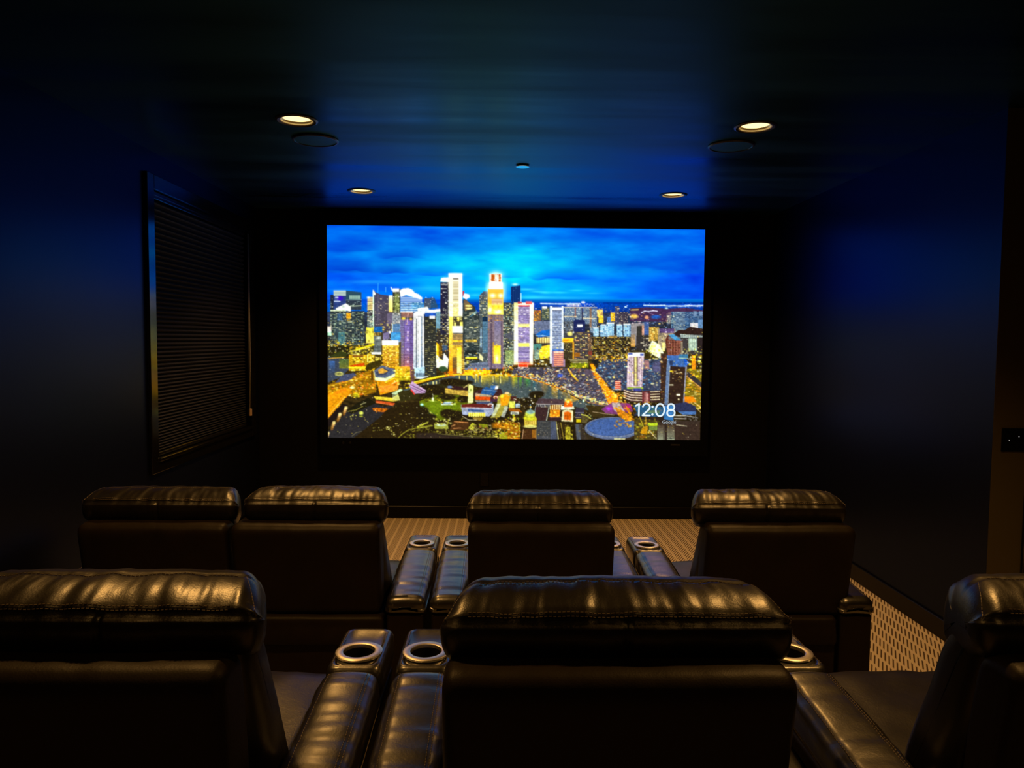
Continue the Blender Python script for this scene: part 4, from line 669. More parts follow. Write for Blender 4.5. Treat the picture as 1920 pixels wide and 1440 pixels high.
    P([(1006, 788), (1040, 788), (1046, 826), (1005, 826)], (66, 68, 78)); R(1007, 789, 1031, 818, (60, 62, 66)); win(1009, 790, 1030, 820, 3, 4, .8, 2, [(110, 110, 110), (130, 120, 110)], .5); R(1031, 790, 1041, 824, (70, 78, 104)); L([(1041.5, 790), (1046, 826)], 1.4, (200, 196, 130)); L([(1050, 792), (1056, 826)], 1.3, (170, 140, 50)); L([(1046, 792), (1050, 826)], 1, (110, 86, 60)); R(1059, 800, 1068, 826, (170, 160, 40)); spk(box(1058, 798, 1072, 824), 30, [(210, 200, 60), (110, 90, 20), (60, 44, 20)], .9, 2); P([(1076, 794), (1090, 794), (1100, 826), (1080, 826)], (66, 64, 66)); P([(1078, 795), (1083, 795), (1088, 826), (1081, 826)], (84, 92, 110), .8); R(1088, 796, 1112, 826, (54, 44, 34), .8)
    # round roof
    P([(1096, 800), (1110, 812), (1130, 824), (1180, 824), (1199, 810), (1199, 800)], (50, 36, 26)); E(1147, 803.5, 52, 20, (90, 104, 144), 1, .02); E(1147, 800.5, 51.5, 19.5, (108, 122, 160), 1, .02); E(1147, 800, 48, 17.5, (50, 68, 120), 1, .02); E(1147, 800, 47, 16.8, (66, 94, 160), 1, .02); E(1147, 797, 24, 8, (56, 82, 148), .8, .03); E(1147, 797, 23, 7.4, (64, 92, 158), .9, .04); E(1147, 795, 11, 3.4, (58, 84, 150), .7, .1); P([(1150, 820), (1172, 821), (1170, 824), (1150, 824)], (190, 190, 150), .8)
    # bridge, purple lights, lower right quarter
    P([(1126, 766), (1146, 753), (1180, 755), (1186, 770), (1160, 776), (1135, 774)], (120, 60, 120)); glow(1141, 765, 7, 4, (176, 60, 230), .9); glow(1176, 762, 7, 5, (170, 20, 110), .9); P([(1145, 754), (1160, 753), (1176, 780), (1180, 790), (1172, 784), (1163, 766), (1157, 768), (1152, 760), (1156, 772), (1150, 768)], (170, 160, 165)); P([(1152, 762), (1158, 778), (1174, 790), (1186, 786), (1180, 768), (1170, 756), (1178, 776), (1166, 768)], (196, 110, 14), .9); spk(box(1150, 760, 1200, 800), 80, [(230, 150, 20), (190, 100, 10), (240, 200, 50), (110, 60, 14)], .9, 2.2)
    P([(1186, 758), (1206, 758), (1246, 762), (1248, 782), (1214, 780), (1196, 778)], (40, 86, 130)); spk(box(1190, 758, 1246, 782), 50, [(30, 110, 170), (90, 96, 110), (70, 110, 80), (40, 50, 90)], .9, 2.4); R(1196, 780, 1248, 794, (44, 32, 26)); R(1213, 768, 1236, 774, (110, 130, 80), .7)
    P([(1244, 760), (1262, 758), (1262, 788), (1244, 785)], (52, 110, 176)); P([(1262, 756), (1286, 752), (1304, 760), (1306, 774), (1276, 772), (1264, 768)], (44, 48, 84)); P([(1270, 770), (1304, 770), (1304, 776), (1280, 776)], (70, 110, 176)); L([(1264, 778), (1286, 778)], 1.8, (190, 190, 190)); L([(1264, 783.5), (1286, 784)], 1.8, (196, 192, 190)); L([(1266, 788), (1284, 789.5)], 1.8, (190, 186, 180)); L([(1284, 778), (1308, 782)], 1.4, (190, 190, 190)); L([(1304, 774), (1304, 786)], 1, (170, 170, 170)); spk(box(1284, 776, 1313, 796), 40, [(60, 56, 60), (110, 106, 110), (40, 34, 34)], .9, 2)
    P([(1188, 782), (1236, 788), (1236, 826), (1188, 826)], (70, 56, 26)); spk(box(1190, 784, 1238, 824), 110, [(170, 170, 40), (120, 90, 20), (200, 140, 30), (60, 44, 24), (150, 160, 90)], .9, 2.2); L([(1210, 780), (1210, 812)], 1.2, (226, 170, 60)); P([(1204, 800), (1214, 798), (1212, 814), (1200, 812)], (190, 130, 20), .9); R(1214, 792, 1232, 797, (176, 196, 40)); R(1216, 798, 1232, 806, (110, 130, 60)); L([(1198, 780), (1206, 800)], 1.6, (190, 170, 40)); L([(1216, 806), (1230, 822)], 1.3, (205, 200, 180)); E(1204, 818, 6, 3, (120, 70, 24))
    P([(1232, 792), (1250, 788), (1312, 788), (1312, 826), (1230, 826)], (56, 44, 38)); G(1232, 796, 1264, 826, (76, 62, 52), (150, 160, 140), .9); R(1245, 796, 1250, 826, (48, 38, 34)); L([(1243, 797), (1243, 826)], 1, (60, 50, 44)); R(1264, 794, 1312, 826, (56, 42, 36)); win(1250, 816, 1263, 824, 2.6, 4.4, 1.4, 1.6, [(40, 40, 44)], 1); win(1285, 808, 1296, 824, 4, 5, 1.4, 1.6, [(160, 150, 130), (110, 96, 84)], .6); L([(1268, 795.5), (1287, 798)], 1.8, (180, 174, 150))
    # -------------------------------------------------------------
    # fine sparkle and texture over the whole city
    spk(box(612, 600, 1318, 690), 420, [(255, 245, 200), (255, 225, 90), (230, 245, 255), (250, 200, 60)], .45, 1., .8)
    spk(box(612, 690, 1318, 822), 520, [(255, 225, 90), (240, 190, 40), (255, 245, 200), (200, 190, 60)], .45, 1., .8, .75)
    spk(box(1120, 668, 1240, 735), 170, [(225, 225, 205), (120, 170, 210), (34, 30, 36), (240, 210, 120), (150, 130, 130)], .6, 1.9, .8)
    spk(box(970, 690, 1145, 760), 200, [(235, 230, 220), (255, 235, 140), (40, 34, 40), (120, 120, 150)], .5, 1.3, .8)
    s = sl(608, 566, 1325, 830); h_, w_ = im[s].shape[:2]
    nz = rng.random((h_ // 2 + 1, w_ // 2 + 1)).repeat(2, 0).repeat(2, 1)[:h_, :w_]; nz2 = fbm(X[s] / 3., Y[s] / 2.2, 55, 3)
    im[s] *= (.70 + .20 * nz + .44 * nz2)[..., None]
    im[s] = im[s] * np.array([1.06, 1.05, .98], np.float32)
    w_ = im[s]; w_[..., 1] += .20 * np.clip(w_[..., 0] - w_[..., 1], 0, 1) * (w_[..., 2] < w_[..., 1] * .7); im[s] = w_
    for ax in (0, 1):
        im[:] = .25 * np.roll(im, 1, ax) + .5 * im + .25 * np.roll(im, -1, ax)
    im[:] = np.clip(im, 0, 1)
    # gentle crispness, then to linear light
    a = np.where(im <= .04045, im / 12.92, ((im + .055) / 1.055) ** 2.4)
    # soft bloom of the brightest lamps, as the projector lens spreads it
    br = np.clip(a - .45, 0, 1); k = np.exp(-np.linspace(-2.2, 2.2, 15) ** 2); k /= k.sum()
    br[:int(150 * SS * .62)] *= .3
    bl_ = sum(np.roll(br, i - 7, 0) * w for i, w in enumerate(k)); bl_ = sum(np.roll(bl_, i - 7, 1) * w for i, w in enumerate(k))
    a = np.clip(a * 1.04 + .75 * bl_, 0, 1)
    return a.astype(np.float32), OX, OY, SS

# =====================================================================  projection screen
SCX, SCZ, SCW = .1564, 1.6579, 3.3108; SCH = SCW * 9 / 16; SCY = YF - .05
scr = empty('projection_screen', (SCX, YF, SCZ), 'large glowing projection screen on the front wall showing a city skyline at dusk', 'screen')
PIC, OX, OY, SS = paint_city()
NX, NZ = 741, 417
U, V = np.meshgrid(np.linspace(0, 1, NX), np.linspace(0, 1, NZ))
c00, c10, c01, c11 = np.array((612., 423.)), np.array((1322.6, 429.7)), np.array((616., 821.)), np.array((1312.2, 824.3))
PXY = (c00 * ((1 - U) * (1 - V))[..., None] + c10 * (U * (1 - V))[..., None] + c01 * ((1 - U) * V)[..., None] + c11 * (U * V)[..., None])
ix = np.clip(((PXY[..., 0] - OX) * SS - .5), 0, PIC.shape[1] - 2); iy = np.clip(((PXY[..., 1] - OY) * SS - .5), 0, PIC.shape[0] - 2)
x0 = ix.astype(int); y0 = iy.astype(int); fx = (ix - x0)[..., None]; fy = (iy - y0)[..., None]
COL = (PIC[y0, x0] * (1 - fx) + PIC[y0, x0 + 1] * fx) * (1 - fy) + (PIC[y0 + 1, x0] * (1 - fx) + PIC[y0 + 1, x0 + 1] * fx) * fy
me = bpy.data.meshes.new('picture_surface')
co = np.stack([(U - .5) * SCW, np.full_like(U, SCY - YF), (.5 - V) * SCH], -1).reshape(-1, 3).astype(np.float32)
idx = np.arange(NX * NZ).reshape(NZ, NX)
quads = np.stack([idx[:-1, :-1], idx[1:, :-1], idx[1:, 1:], idx[:-1, 1:]], -1).reshape(-1, 4).astype(np.int32)
me.vertices.add(len(co)); me.vertices.foreach_set('co', co.ravel())
me.loops.add(quads.size); me.loops.foreach_set('vertex_index', quads.ravel())
me.polygons.add(len(quads)); me.polygons.foreach_set('loop_start', np.arange(0, quads.size, 4, dtype=np.int32))
me.update(calc_edges=True)
ca = me.color_attributes.new('picture', 'FLOAT_COLOR', 'POINT')
ca.data.foreach_set('color', np.concatenate([COL.reshape(-1, 3), np.ones((NX * NZ, 1))], 1).astype(np.float32).ravel())
ms = bpy.data.materials.new('lit_screen_picture'); ms.use_nodes = True; nt = ms.node_tree; nt.nodes.clear()
at = nd(nt, 'ShaderNodeAttribute', attribute_name='picture'); em = nd(nt, 'ShaderNodeEmission'); em.inputs[1].default_value = SCREEN_GAIN
oo = nd(nt, 'ShaderNodeOutputMaterial'); nt.links.new(at.outputs['Color'], em.inputs[0]); nt.links.new(em.outputs[0], oo.inputs[0])
ms.cycles.emission_sampling = 'NONE'
me.materials.append(ms)
po = bpy.data.objects.new('picture_surface', me); COLL.objects.link(po); po.parent = scr
po['label'] = 'bright city skyline picture with a clock reading 12:08'
# border of the screen
BX, BT, BB = .07, .115, .15
for x0_, x1_, z0_, z1_ in ((-SCW / 2 - BX, -SCW / 2, -SCH / 2 - BB, SCH / 2 + BT), (SCW / 2, SCW / 2 + BX, -SCH / 2 - BB, SCH / 2 + BT), (-SCW / 2, SCW / 2, SCH / 2, SCH / 2 + BT), (-SCW / 2, SCW / 2, -SCH / 2 - BB, -SCH / 2)):
    box_obj('screen_border', x0_, x1_, -.058, -.001, z0_, z1_, M_VELVET, scr, .004, 2)
# overlay text of the screen picture
def text_part(name, txt, size, x, z, mat, parent, y, bold=0., align='LEFT', sx=1.0):
    cu = bpy.data.curves.new(name, 'FONT'); cu.body = txt; cu.size = size; cu.align_x = align; cu.offset = bold; cu.resolution_u = 4
    tmp = bpy.data.objects.new(name, cu); COLL.objects.link(tmp)
    dg = bpy.context.evaluated_depsgraph_get(); me = bpy.data.meshes.new_from_object(tmp.evaluated_get(dg))
    bpy.data.objects.remove(tmp); o = bpy.data.objects.new(name, me); COLL.objects.link(o); me.materials.append(mat); o.parent = parent
    o.rotation_euler = (math.pi / 2, 0, 0); o.scale = (sx, 1, 1); o.location = (x, y, z)
    return o
M_WHITE = emit('screen_white', (.80, .93, 1.0), 1.0); M_WHITE.cycles.emission_sampling = 'NONE'
def pic_xz(px, py):      # place on the picture for a pixel of its painted content
    A = np.array([[c10[0] - c00[0], c01[0] - c00[0]], [c10[1] - c00[1], c01[1] - c00[1]]]); uv = np.array([.5, .5])
    for _ in range(12):
        u, v = uv; f = c00 * (1 - u) * (1 - v) + c10 * u * (1 - v) + c01 * (1 - u) * v + c11 * u * v - np.array([px, py])
        uv = uv - np.linalg.solve(A, f)
    return (uv[0] - .5) * SCW, (.5 - uv[1]) * SCH
PPM = SCW / 704.0        # metres per picture pixel
# clock digits as stroked outlines (light rounded strokes)
def stroke(bm, pts, w, y):
    for i, (a, b) in enumerate(zip(pts[:-1], pts[1:])):
        a = Vector((a[0], 0, a[1])); b = Vector((b[0], 0, b[1])); d = (b - a); L_ = d.length
        if L_ < 1e-6: continue
        n = Vector((-d.z, 0, d.x)) / L_ * w / 2; yy = Vector((0, y, 0))
        vs_ = [bm.verts.new(p + yy) for p in (a - n, b - n, b + n, a + n)]; bm.faces.new(vs_)
    for p in pts:
        c = [bm.verts.new((p[0] + w / 2 * math.cos(t), y - .00005, p[1] + w / 2 * math.sin(t))) for t in np.linspace(0, 2 * math.pi, 10, endpoint=False)]
        bm.faces.new(c)
def arc(cx, cz, rx, rz, a0, a1, n=22): return [(cx + rx * math.cos(math.radians(t)), cz + rz * math.sin(math.radians(t))) for t in np.linspace(a0, a1, n)]
dx0, dz0 = pic_xz(1189.5, 779.0); hh = 25.5 * PPM; wst = 3.1 * PPM
def digit(name, strokes, xoff):
    bm = bmesh.new()
    for s in strokes: stroke(bm, [(xoff * PPM + p[0] * PPM, p[1] * PPM) for p in s], wst, 0)
    o = bm_obj(name, bm, M_WHITE, scr); o.location = (dx0, SCY - YF - .002, dz0); return o
digit('clock_digit', [[(1, 19.5), (7.2, 23.6), (7.2, 1)]], 0)
digit('clock_digit', [arc(8.6, 17.2, 6.6, 6.6, 170, -35, 18) + [(1.6, 1.6), (15.8, 1.6)]], 12.6)
for zz in (3.2, 18.2):
    dots = bmesh.new(); c = [dots.verts.new(((33.0 + 2.2 * math.cos(t)) * PPM, 0, (zz + 2.2 * math.sin(t)) * PPM)) for t in np.linspace(0, 2 * math.pi, 16, endpoint=False)]; dots.faces.new(c)
    do = bm_obj('clock_dot', dots, M_WHITE, scr); do.location = (dx0, SCY - YF - .002, dz0)
digit('clock_digit', [arc(9.0, 12.0, 8.2, 11.6, 0, 360, 36)], 38.4)
digit('clock_digit', [arc(8.0, 17.6, 6.2, 6.0, 0, 360, 28), arc(8.0, 6.6, 7.2, 6.4, 0, 360, 28)], 60.2)
gx_, gz_ = pic_xz(1240.5, 793.0)
M_WORD = emit('screen_word_grey', (.42, .50, .56), 1.0); M_WORD.cycles.emission_sampling = 'NONE'
text_part('screen_wordmark', 'Google', 9.2 * PPM, gx_, gz_, M_WORD, scr, SCY - YF - .002, 0.0, 'LEFT', .98)
# small grey maker's badge and two sensors on the lower border
box_obj('border_badge', 1.585 - SCX - .036, 1.585 - SCX + .046, -.0592, -.0575, .676 - SCZ, .688 - SCZ, plain('dark_grey_badge', (.02, .02, .022), .4), scr, .0005, 1)
for px in (-1.365, -1.305):
    lathe('border_sensor', [(0, .0), (.010, .0), (.012, .003)], plain('sensor_grey', (.006, .006, .007), .4), scr, 14).matrix_local = Matrix.Translation((px - SCX, -.0605, .682 - SCZ)) @ Matrix.Rotation(-math.pi / 2, 4, 'X')

# =====================================================================  ceiling fittings
M_LAMP = emit('warm_lamp_face', (1.0, .74, .30), 2.1)
M_REFL = plain('gold_reflector', (.85, .70, .42), .38, 1.0)
M_CANRIM = plain('cream_can_lip', (.75, .66, .48), .5)
def downlight(x, y, label, gain=1.0, group='recessed ceiling downlights'):
    t = empty('recessed_downlight', (x, y, H), label, 'downlight', group)
    lathe('trim_ring', [(.0855, .0), (.0855, -.006), (.098, -.009), (.108, -.004), (.108, .0)], M_METAL_BLACK, t, 40)
    lathe('can_lip', [(.0855, -.006), (.080, -.004), (.078, .004), (.0855, .004)], M_CANRIM, t, 40)
    lathe('reflector', [(.0785, .002), (.0745, .008), (.073, .013)], M_REFL, t, 40)
    lathe('lamp_face', [(.0, .0085), (.040, .0085), (.0735, .0105)], M_LAMP, t, 32)
    ld = bpy.data.lights.new('downlight_beam', 'SPOT'); ld.energy = DOWNLIGHT_WATTS * gain; ld.color = DOWNLIGHT_COLOR
    ld.spot_size = math.radians(118); ld.spot_blend = .75; ld.shadow_soft_size = .045
    lo = bpy.data.objects.new('downlight_beam', ld); COLL.objects.link(lo); lo.parent = t; lo.location = (0, 0, -.012)
    return t
HOLES = []
LXL, LXR = -1.0541, 1.3415
for y, lab in ((5.7305, ('small lit downlight nearest the screen, left side', 'small lit downlight nearest the screen, right side')),
               (3.9126, ('lit warm downlight behind the left ceiling speaker', 'lit warm downlight behind the right ceiling speaker')),
               (2.09, None), (.27, None)):
    for k, x in enumerate((LXL, LXR)):
        HOLES.append((x, y))
        if lab: downlight(x, y, lab[k])
        else: downlight(x, y, 'warm downlight over the gap between the seat rows, on the %s' % ('left', 'right')[k] if y > 1 else 'warm downlight above the back row, right over the camera, on the %s' % ('left', 'right')[k], 1.1 if y > 1 else .12)
# cut the can openings into the ceiling: rebuild it as slab with round holes
def ceiling_with_holes():
    ce = bpy.data.objects['ceiling']
    cut = bmesh.new()
    for x, y in HOLES:
        bmesh.ops.create_cone(cut, cap_ends=True, segments=40, radius1=.0856, radius2=.0856, depth=.16, matrix=Matrix.Translation((x, y, H)))
    co_ = bm_obj('cutter', cut)
    md = ce.modifiers.new('holes', 'BOOLEAN'); md.operation = 'DIFFERENCE'; md.object = co_; md.solver = 'EXACT'
    dg = bpy.context.evaluated_depsgraph_get(); dg.update()
    me = bpy.data.meshes.new_from_object(ce.evaluated_get(dg)); ce.modifiers.clear(); ce.data = me
    bpy.data.objects.remove(co_)
ceiling_with_holes()
for x, lab in ((-1.049, 'round black in-ceiling speaker on the left, in front of a lit downlight'), (1.333, 'round black in-ceiling speaker on the right, in front of a lit downlight')):
    t = empty('ceiling_speaker', (x, 4.285, H), lab, 'speaker', 'round ceiling speakers')
    lathe('speaker_rim', [(.116, -.008), (.118, -.012), (.126, -.012), (.131, -.006), (.131, .0)], M_METAL_BLACK, t, 56)
    lathe('speaker_grille', [(0, -.007), (.06, -.0075), (.116, -.008)], paint('grille_black', (.002, .003, .004), .5, (40., 40., 40.), .45, .1, .04, (.20, .66, 1.)), t, 56)
cv = empty('cover_plate', (.150, 4.839, H), 'small pale round cover plate in the middle of the ceiling', 'cover plate')
lathe('cover_disc', [(0, -.0125), (.042, -.012), (.045, -.010), (.045, -.007)], M_COVER, cv, 40)
lathe('cover_collar', [(.040, -.007), (.040, .0)], M_METAL_BLACK, cv, 40)

# =====================================================================  wall plates
pl = empty('switch_plate', (2.537, YC, 1.134), 'black two gang switch plate with two tiny white lights beside the door casing', 'switch')
box_obj('plate', -.060, .060, -.007, -.0005, -.0575, .0575, M_PLATE, pl, .003, 2)
for dx in (-.027, .027): box_obj('rocker', dx - .017, dx + .017, -.011, -.007, -.034, .034, M_PLATE, pl, .002, 2)
M_LED = emit('white_indicator', (1., .96, .88), 1.4)
for dx, dz in ((-.027, .0), (.021, .017)): box_obj('indicator_light', dx - .0012, dx + .0012, -.0118, -.0108, dz - .0012, dz + .0012, M_LED, pl)
ou = empty('wall_outlet', (-.114, YF, .351), 'black wall outlet low on the front wall under the screen', 'outlet')
box_obj('plate', -.036, .036, -.007, -.0005, -.058, .058, M_PLATE, ou, .003, 2)
for dz in (-.02, .02): box_obj('socket_face', -.017, .017, -.0095, -.007, dz - .014, dz + .014, M_PLATE, ou, .002, 2)

# =====================================================================  recliners
def wrinkle(a, b, c, s, f=30., g=9.):
    return noise.noise(Vector((a * f + s * 7.3, b * g + s, c * g - s))) + .5 * noise.noise(Vector((a * f * 2.1 + s, b * g * 2, c * g * 2 + s)))
def stitches(parent, pts, nrm=(0, -1, .4), step=.0085, ln=.0055, r=.0011):
    """a run of short thread dashes lying along a polyline"""
    bm = bmesh.new(); P = [Vector(p) for p in pts]; N = Vector(nrm).normalized(); acc = 0.
    for a, b in zip(P[:-1], P[1:]):
        d = b - a; L_ = d.length
        if L_ < 1e-6: continue
        d /= L_; t = acc
        while t < L_:
            p = a + d * t; s = d.cross(N).normalized(); q = p + d * min(ln, L_)
            v = [bm.verts.new(x) for x in (p + s * r, p - s * r, q - s * r, q + s * r, p + s * r * .4 + N * r * 1.3, p - s * r * .4 + N * r * 1.3, q - s * r * .4 + N * r * 1.3, q + s * r * .4 + N * r * 1.3)]
            for f in ((4, 5, 6, 7), (0, 1, 5, 4), (1, 2, 6, 5), (2, 3, 7, 6), (3, 0, 4, 7)): bm.faces.new([v[i] for i in f])
            t += step
        acc = t - L_
    o = bm_obj('stitching', bm, M_STITCH, parent); o['kind'] = 'stuff'
    return o
def drop_stitches(parent, pts):
    me = parent.data; bv = BVHTree.FromPolygons([v.co.copy() for v in me.vertices], [tuple(p.vertices) for p in me.polygons])
    out = []
    for x, y in pts:
        h = bv.ray_cast(Vector((x, y, 2.0)), Vector((0, 0, -1)))
        if h[0] is not None: out.append((x, y, h[0].z + .0006))
    return stitches(parent, out, (0, 0, 1), .009, .006, .0009)
def make_back(root, xc, w, seed, lower_w=None, dz=0.0, crown=.004, stitch=True, pz=0.0, panel=None, taper=.018):
    """backrest (body), outer back panel and pillow headrest of one seat; local y=0 is the rear of the pillow"""
    rng = random.Random(seed)
    # backrest body: lumbar bulge forward, thin top
    lw = lower_w or (w - .03)
    loop = spline([(.115, .40), (.07, .60), (.025, .80), (.05, .85), (.12, .86), (.17, .80), (.205, .70), (.245, .58), (.265, .48), (.24, .40)], 44)
    def fb(a, b, c, i):
        e = min(1., max(0., (.70 - c) / .25))
        return .006 * wrinkle(a - xc, b, c, seed, 14., 6.) + .008 * e * math.cos((a - xc) / lw * math.pi)
    br = loft('backrest', loop, xc - lw / 2, xc + lw / 2, M_LEATHER, root, lambda a, b, c: (xc + (a - xc) * (1.04 - .13 * min(1., max(0., (c - .42) / .42))), b, c), 26, .06, fb)
    # outer back panel, leaning, with a lip at its foot
    p0, p1 = panel if panel else (xc - w / 2 + .028, xc + w / 2 - .028)
    loop = spline([(-.022, .455), (-.035, .50), (-.06, .65), (-.086, .785), (-.085, .818), (-.068, .838), (-.03, .842), (.02, .835), (.045, .78), (.07, .62), (.08, .455), (.03, .448)], 56)
    def fp(a, b, c, i):
        k = abs(a - (p0 + p1) / 2) / ((p1 - p0) / 2)
        return .0025 * wrinkle(a, b, c, seed + 3, 12., 8.) * (1 if c > .78 else .4) - .006 * max(0, k - .92) / .08 + .004 * math.exp(-((c - .462) / .012) ** 2)
    pn = loft('back_panel', loop + np.array([0, pz]), p0, p1, M_PANEL, root, AX, 34, .022, fp)
    # pillow headrest
    ctl = [(.050, .812), (.004, .836), (-.012, .878), (-.006, .910), (.012, .928), (.050, .945), (.098, .951), (.15, .945), (.20, .91), (.222, .84), (.20, .78), (.12, .786)]
    N = 84; loop = spline(ctl, N); loop = loop + np.array([0, dz])
    mid = np.argmin(np.abs(loop[:, 1] - (.910 + dz)) + 10 * (loop[:, 0] > .03)); top = np.argmin(np.hypot(loop[:, 0] - .098, loop[:, 1] - .951 - dz))
    tang = np.linalg.norm(loop - np.roll(loop, 1, 0), axis=1).mean()
    seam_at = xc + rng.uniform(-.02, .02)
    def fh(a, b, c, i):
        dm = abs(i - mid) * tang; dt = abs(i - top) * tang; k = abs(a - xc) / (w / 2)
        o = -.0075 * math.exp(-(dm / .005) ** 2) - .0035 * math.exp(-(dt / .004) ** 2)
        upper = 1. if (mid < i < top or top < i < mid) else 0.
        g = math.exp(-min(dm, dt) / .02)
        o += (.0052 * (.35 + .65 * g) * upper + .0022) * wrinkle(a, b, c, seed, 24., 7.)
        if c < loop[mid, 1] and b < .06: o -= .008 * math.exp(-((a - seam_at) / .004) ** 2) - .004 * math.exp(-((abs(a - seam_at) - .05) / .05) ** 2)
        o += crown * (1 - k * k) * (1 if c > .9 else .3)
        e = min(1., max(0., (c - loop[mid, 1]) / .02)); o -= taper * e * e * (3 - 2 * e) * (max(0, k - .84) / .16) ** 1.3      # upper band tapers at its ends
        o -= .010 * max(0., k - .95) / .05
        return o
    def plan(a, b, c):          # narrower towards its front edge
        t = min(1., max(0., (b - .005) / .21)); t = t * t * (3 - 2 * t) * .5 + t * .5
        return (xc + (a - xc) * (1 - .17 * t), b, c)
    hd = loft('headrest', loop, xc - w / 2, xc + w / 2, M_LEATHER, root, plan, 110, .04, fh, n_end=7)
    if stitch:
        tg = np.roll(loop, -1, 0) - np.roll(loop, 1, 0); nr = np.stack([tg[:, 1], -tg[:, 0]], 1); nr /= np.linalg.norm(nr, axis=1)[:, None]
        if ((loop - loop.mean(0)) * nr).sum() < 0: nr = -nr
        for i0 in ((mid + 1 if top > mid else mid - 1), (mid + 2 if top > mid else mid - 2), top - 1 if top > mid else top + 1):
            pts = []
            for a in np.linspace(xc - w / 2 + .06, xc + w / 2 - .06, 46):
                b, c = loop[i0]; off = fh(a, b, c, i0) + .0006
                pts.append(plan(a, b + nr[i0, 0] * off, c + nr[i0, 1] * off))
            stitches(hd, pts, (0, nr[i0, 0], nr[i0, 1]))
        # corner seams at both ends of the pillow
        for sgn in (-1, 1):
            pts = []
            for i in (range(mid, top, 1) if top > mid else range(mid, top, -1)):
                t = abs(i - mid) / max(1, abs(top - mid)); a = xc + sgn * (w / 2 - .012 - .030 * t); b, c = loop[i]; off = fh(a, b, c, i) - .006 * (1 - t)
                pts.append(plan(a, b + nr[i, 0] * off, c + nr[i, 1] * off))
            stitches(hd, pts, (sgn * .6, -.6, .5), .008, .006, .0010)
    return br
def make_arm(root, x0, x1, y0, y1, seed, zt=.575, ring=True):
    """armrest: box body > padded top, cup panel with round hole, steel ring, cup well"""
    xc = (x0 + x1) / 2; w = x1 - x0; ycup = y1 - .178; ysplit = y1 - .275
    bm = bmesh.new(); add_box(bm, x0 + .006, x1 - .006, y0 + .01, y1 - .008, .03, zt - .112, .012, 2)
    body = bm_obj('armrest', bm, M_PANEL, root, True); body.modifiers.new('weighted', 'WEIGHTED_NORMAL')
    hw = w / 2
    loop = spline([(-hw + .004, zt - .088), (-hw, zt - .05), (-hw + .004, zt - .020), (-hw + .020, zt - .003), (-hw * .4, zt + .001), (0, zt + .002), (hw * .4, zt + .001), (hw - .020, zt - .003), (hw - .004, zt - .020), (hw, zt - .05), (hw - .004, zt - .088), (0, zt - .09)], 44) + np.array([xc, 0])
    def fa(a, b, c, i):
        k = (a - y0) / (ysplit - y0); o = .0045 * math.sin(min(1, max(0, k)) * math.pi) * (1 if c > zt - .03 else .2)
        o += .0030 * wrinkle(a, b * .5, 0, seed, 22., 6.) * (1 if c > zt - .04 else .3)
        e = abs(abs(b - xc) - (hw - .020))
        if c > zt - .03: o -= .0025 * math.exp(-(e / .004) ** 2)
        return o
    pad = loft('arm_pad', loop, y0, ysplit - .002, M_LEATHER_ARM, body, AY, 44, .03, fa)
    for v in pad.data.vertices: v.co.z -= .042 * max(0., (ysplit - v.co.y) / (ysplit - y0)) * (1 if v.co.z > zt - .06 else .6)
    for sgn in (-1, 1):
        drop_stitches(pad, [(xc + sgn * (hw - .022), yy) for yy in np.linspace(y0 + .04, ysplit - .03, 40)] )
    drop_stitches(pad, [(xc + hw - .030, yy) for yy in np.linspace(y0 + .04, ysplit - .03, 40)])
    # cup panel with a real hole
    n = 72; rc = .054; vv, ff = [], []
    ya, yb = ysplit + .002, y1
    def rect_pt(t, ins, rr):
        hx, hy = hw - ins, (yb - ya) / 2 - ins; cx, cy = xc, (ya + yb) / 2
        dx, dy = math.cos(t), math.sin(t); k = min(hx / abs(dx) if abs(dx) > 1e-6 else 9, hy / abs(dy) if abs(dy) > 1e-6 else 9)
        px, py = dx * k, dy * k
        ex, ey = abs(px) - (hx - rr), abs(py) - (hy - rr)
        if ex > 0 and ey > 0:
            l = math.hypot(ex, ey)
            if l > rr: px = math.copysign(hx - rr + ex / l * rr, px); py = math.copysign(hy - rr + ey / l * rr, py)
        return cx + px, cy + py
    rings = []
    for ins, z in ((.004, zt - .09), (.0, zt - .06), (.002, zt - .022), (.008, zt - .008), (.016, zt - .003), (.022, zt - .006)):
        rings.append([(*rect_pt(2 * math.pi * k / n, ins, .022), z) for k in range(n)])
    for r, z in ((.076, zt - .010), (.068, zt - .009), (.060, zt - .005), (rc, zt - .005), (rc, zt - .10)):
        rings.append([(xc + r * math.cos(2 * math.pi * k / n), ycup + r * math.sin(2 * math.pi * k / n), z) for k in range(n)])
    # keep the dish rings inside the panel
    for q in (6,):
        for k in range(n):
            x, y, z = rings[q][k]; x = min(max(x, x0 + .02), x1 - .02); rings[q][k] = (x, y, z)
    for rg in rings: vv += rg
    for q in range(len(rings) - 1):
        for k in range(n):
            l = (k + 1) % n; ff.append((q * n + k, q * n + l, (q + 1) * n + l, (q + 1) * n + k))
    cp = mesh_obj('cup_panel', vv, ff, M_LEATHER_ARM, body, True)
    for sgn in (-1, 1): drop_stitches(cp, [(xc + sgn * (hw - .017), yy) for yy in np.linspace(ya + .03, yb - .03, 16)])
    lathe('cup_ring', [(.0410, -.012), (.0412, -.001), (.0422, .0022), (.0440, .0030), (.0600, .0030), (.0622, .0018), (.0625, -.003), (.057, -.006)], M_RING, body, 56, (xc, ycup, zt)).__setitem__('label', 'steel cup holder ring')
    lathe('cup_well', [(.0405, -.006), (.040, -.05), (.038, -.078), (.0, -.080)], M_CUP, body, 40, (xc, ycup, zt))
    return body
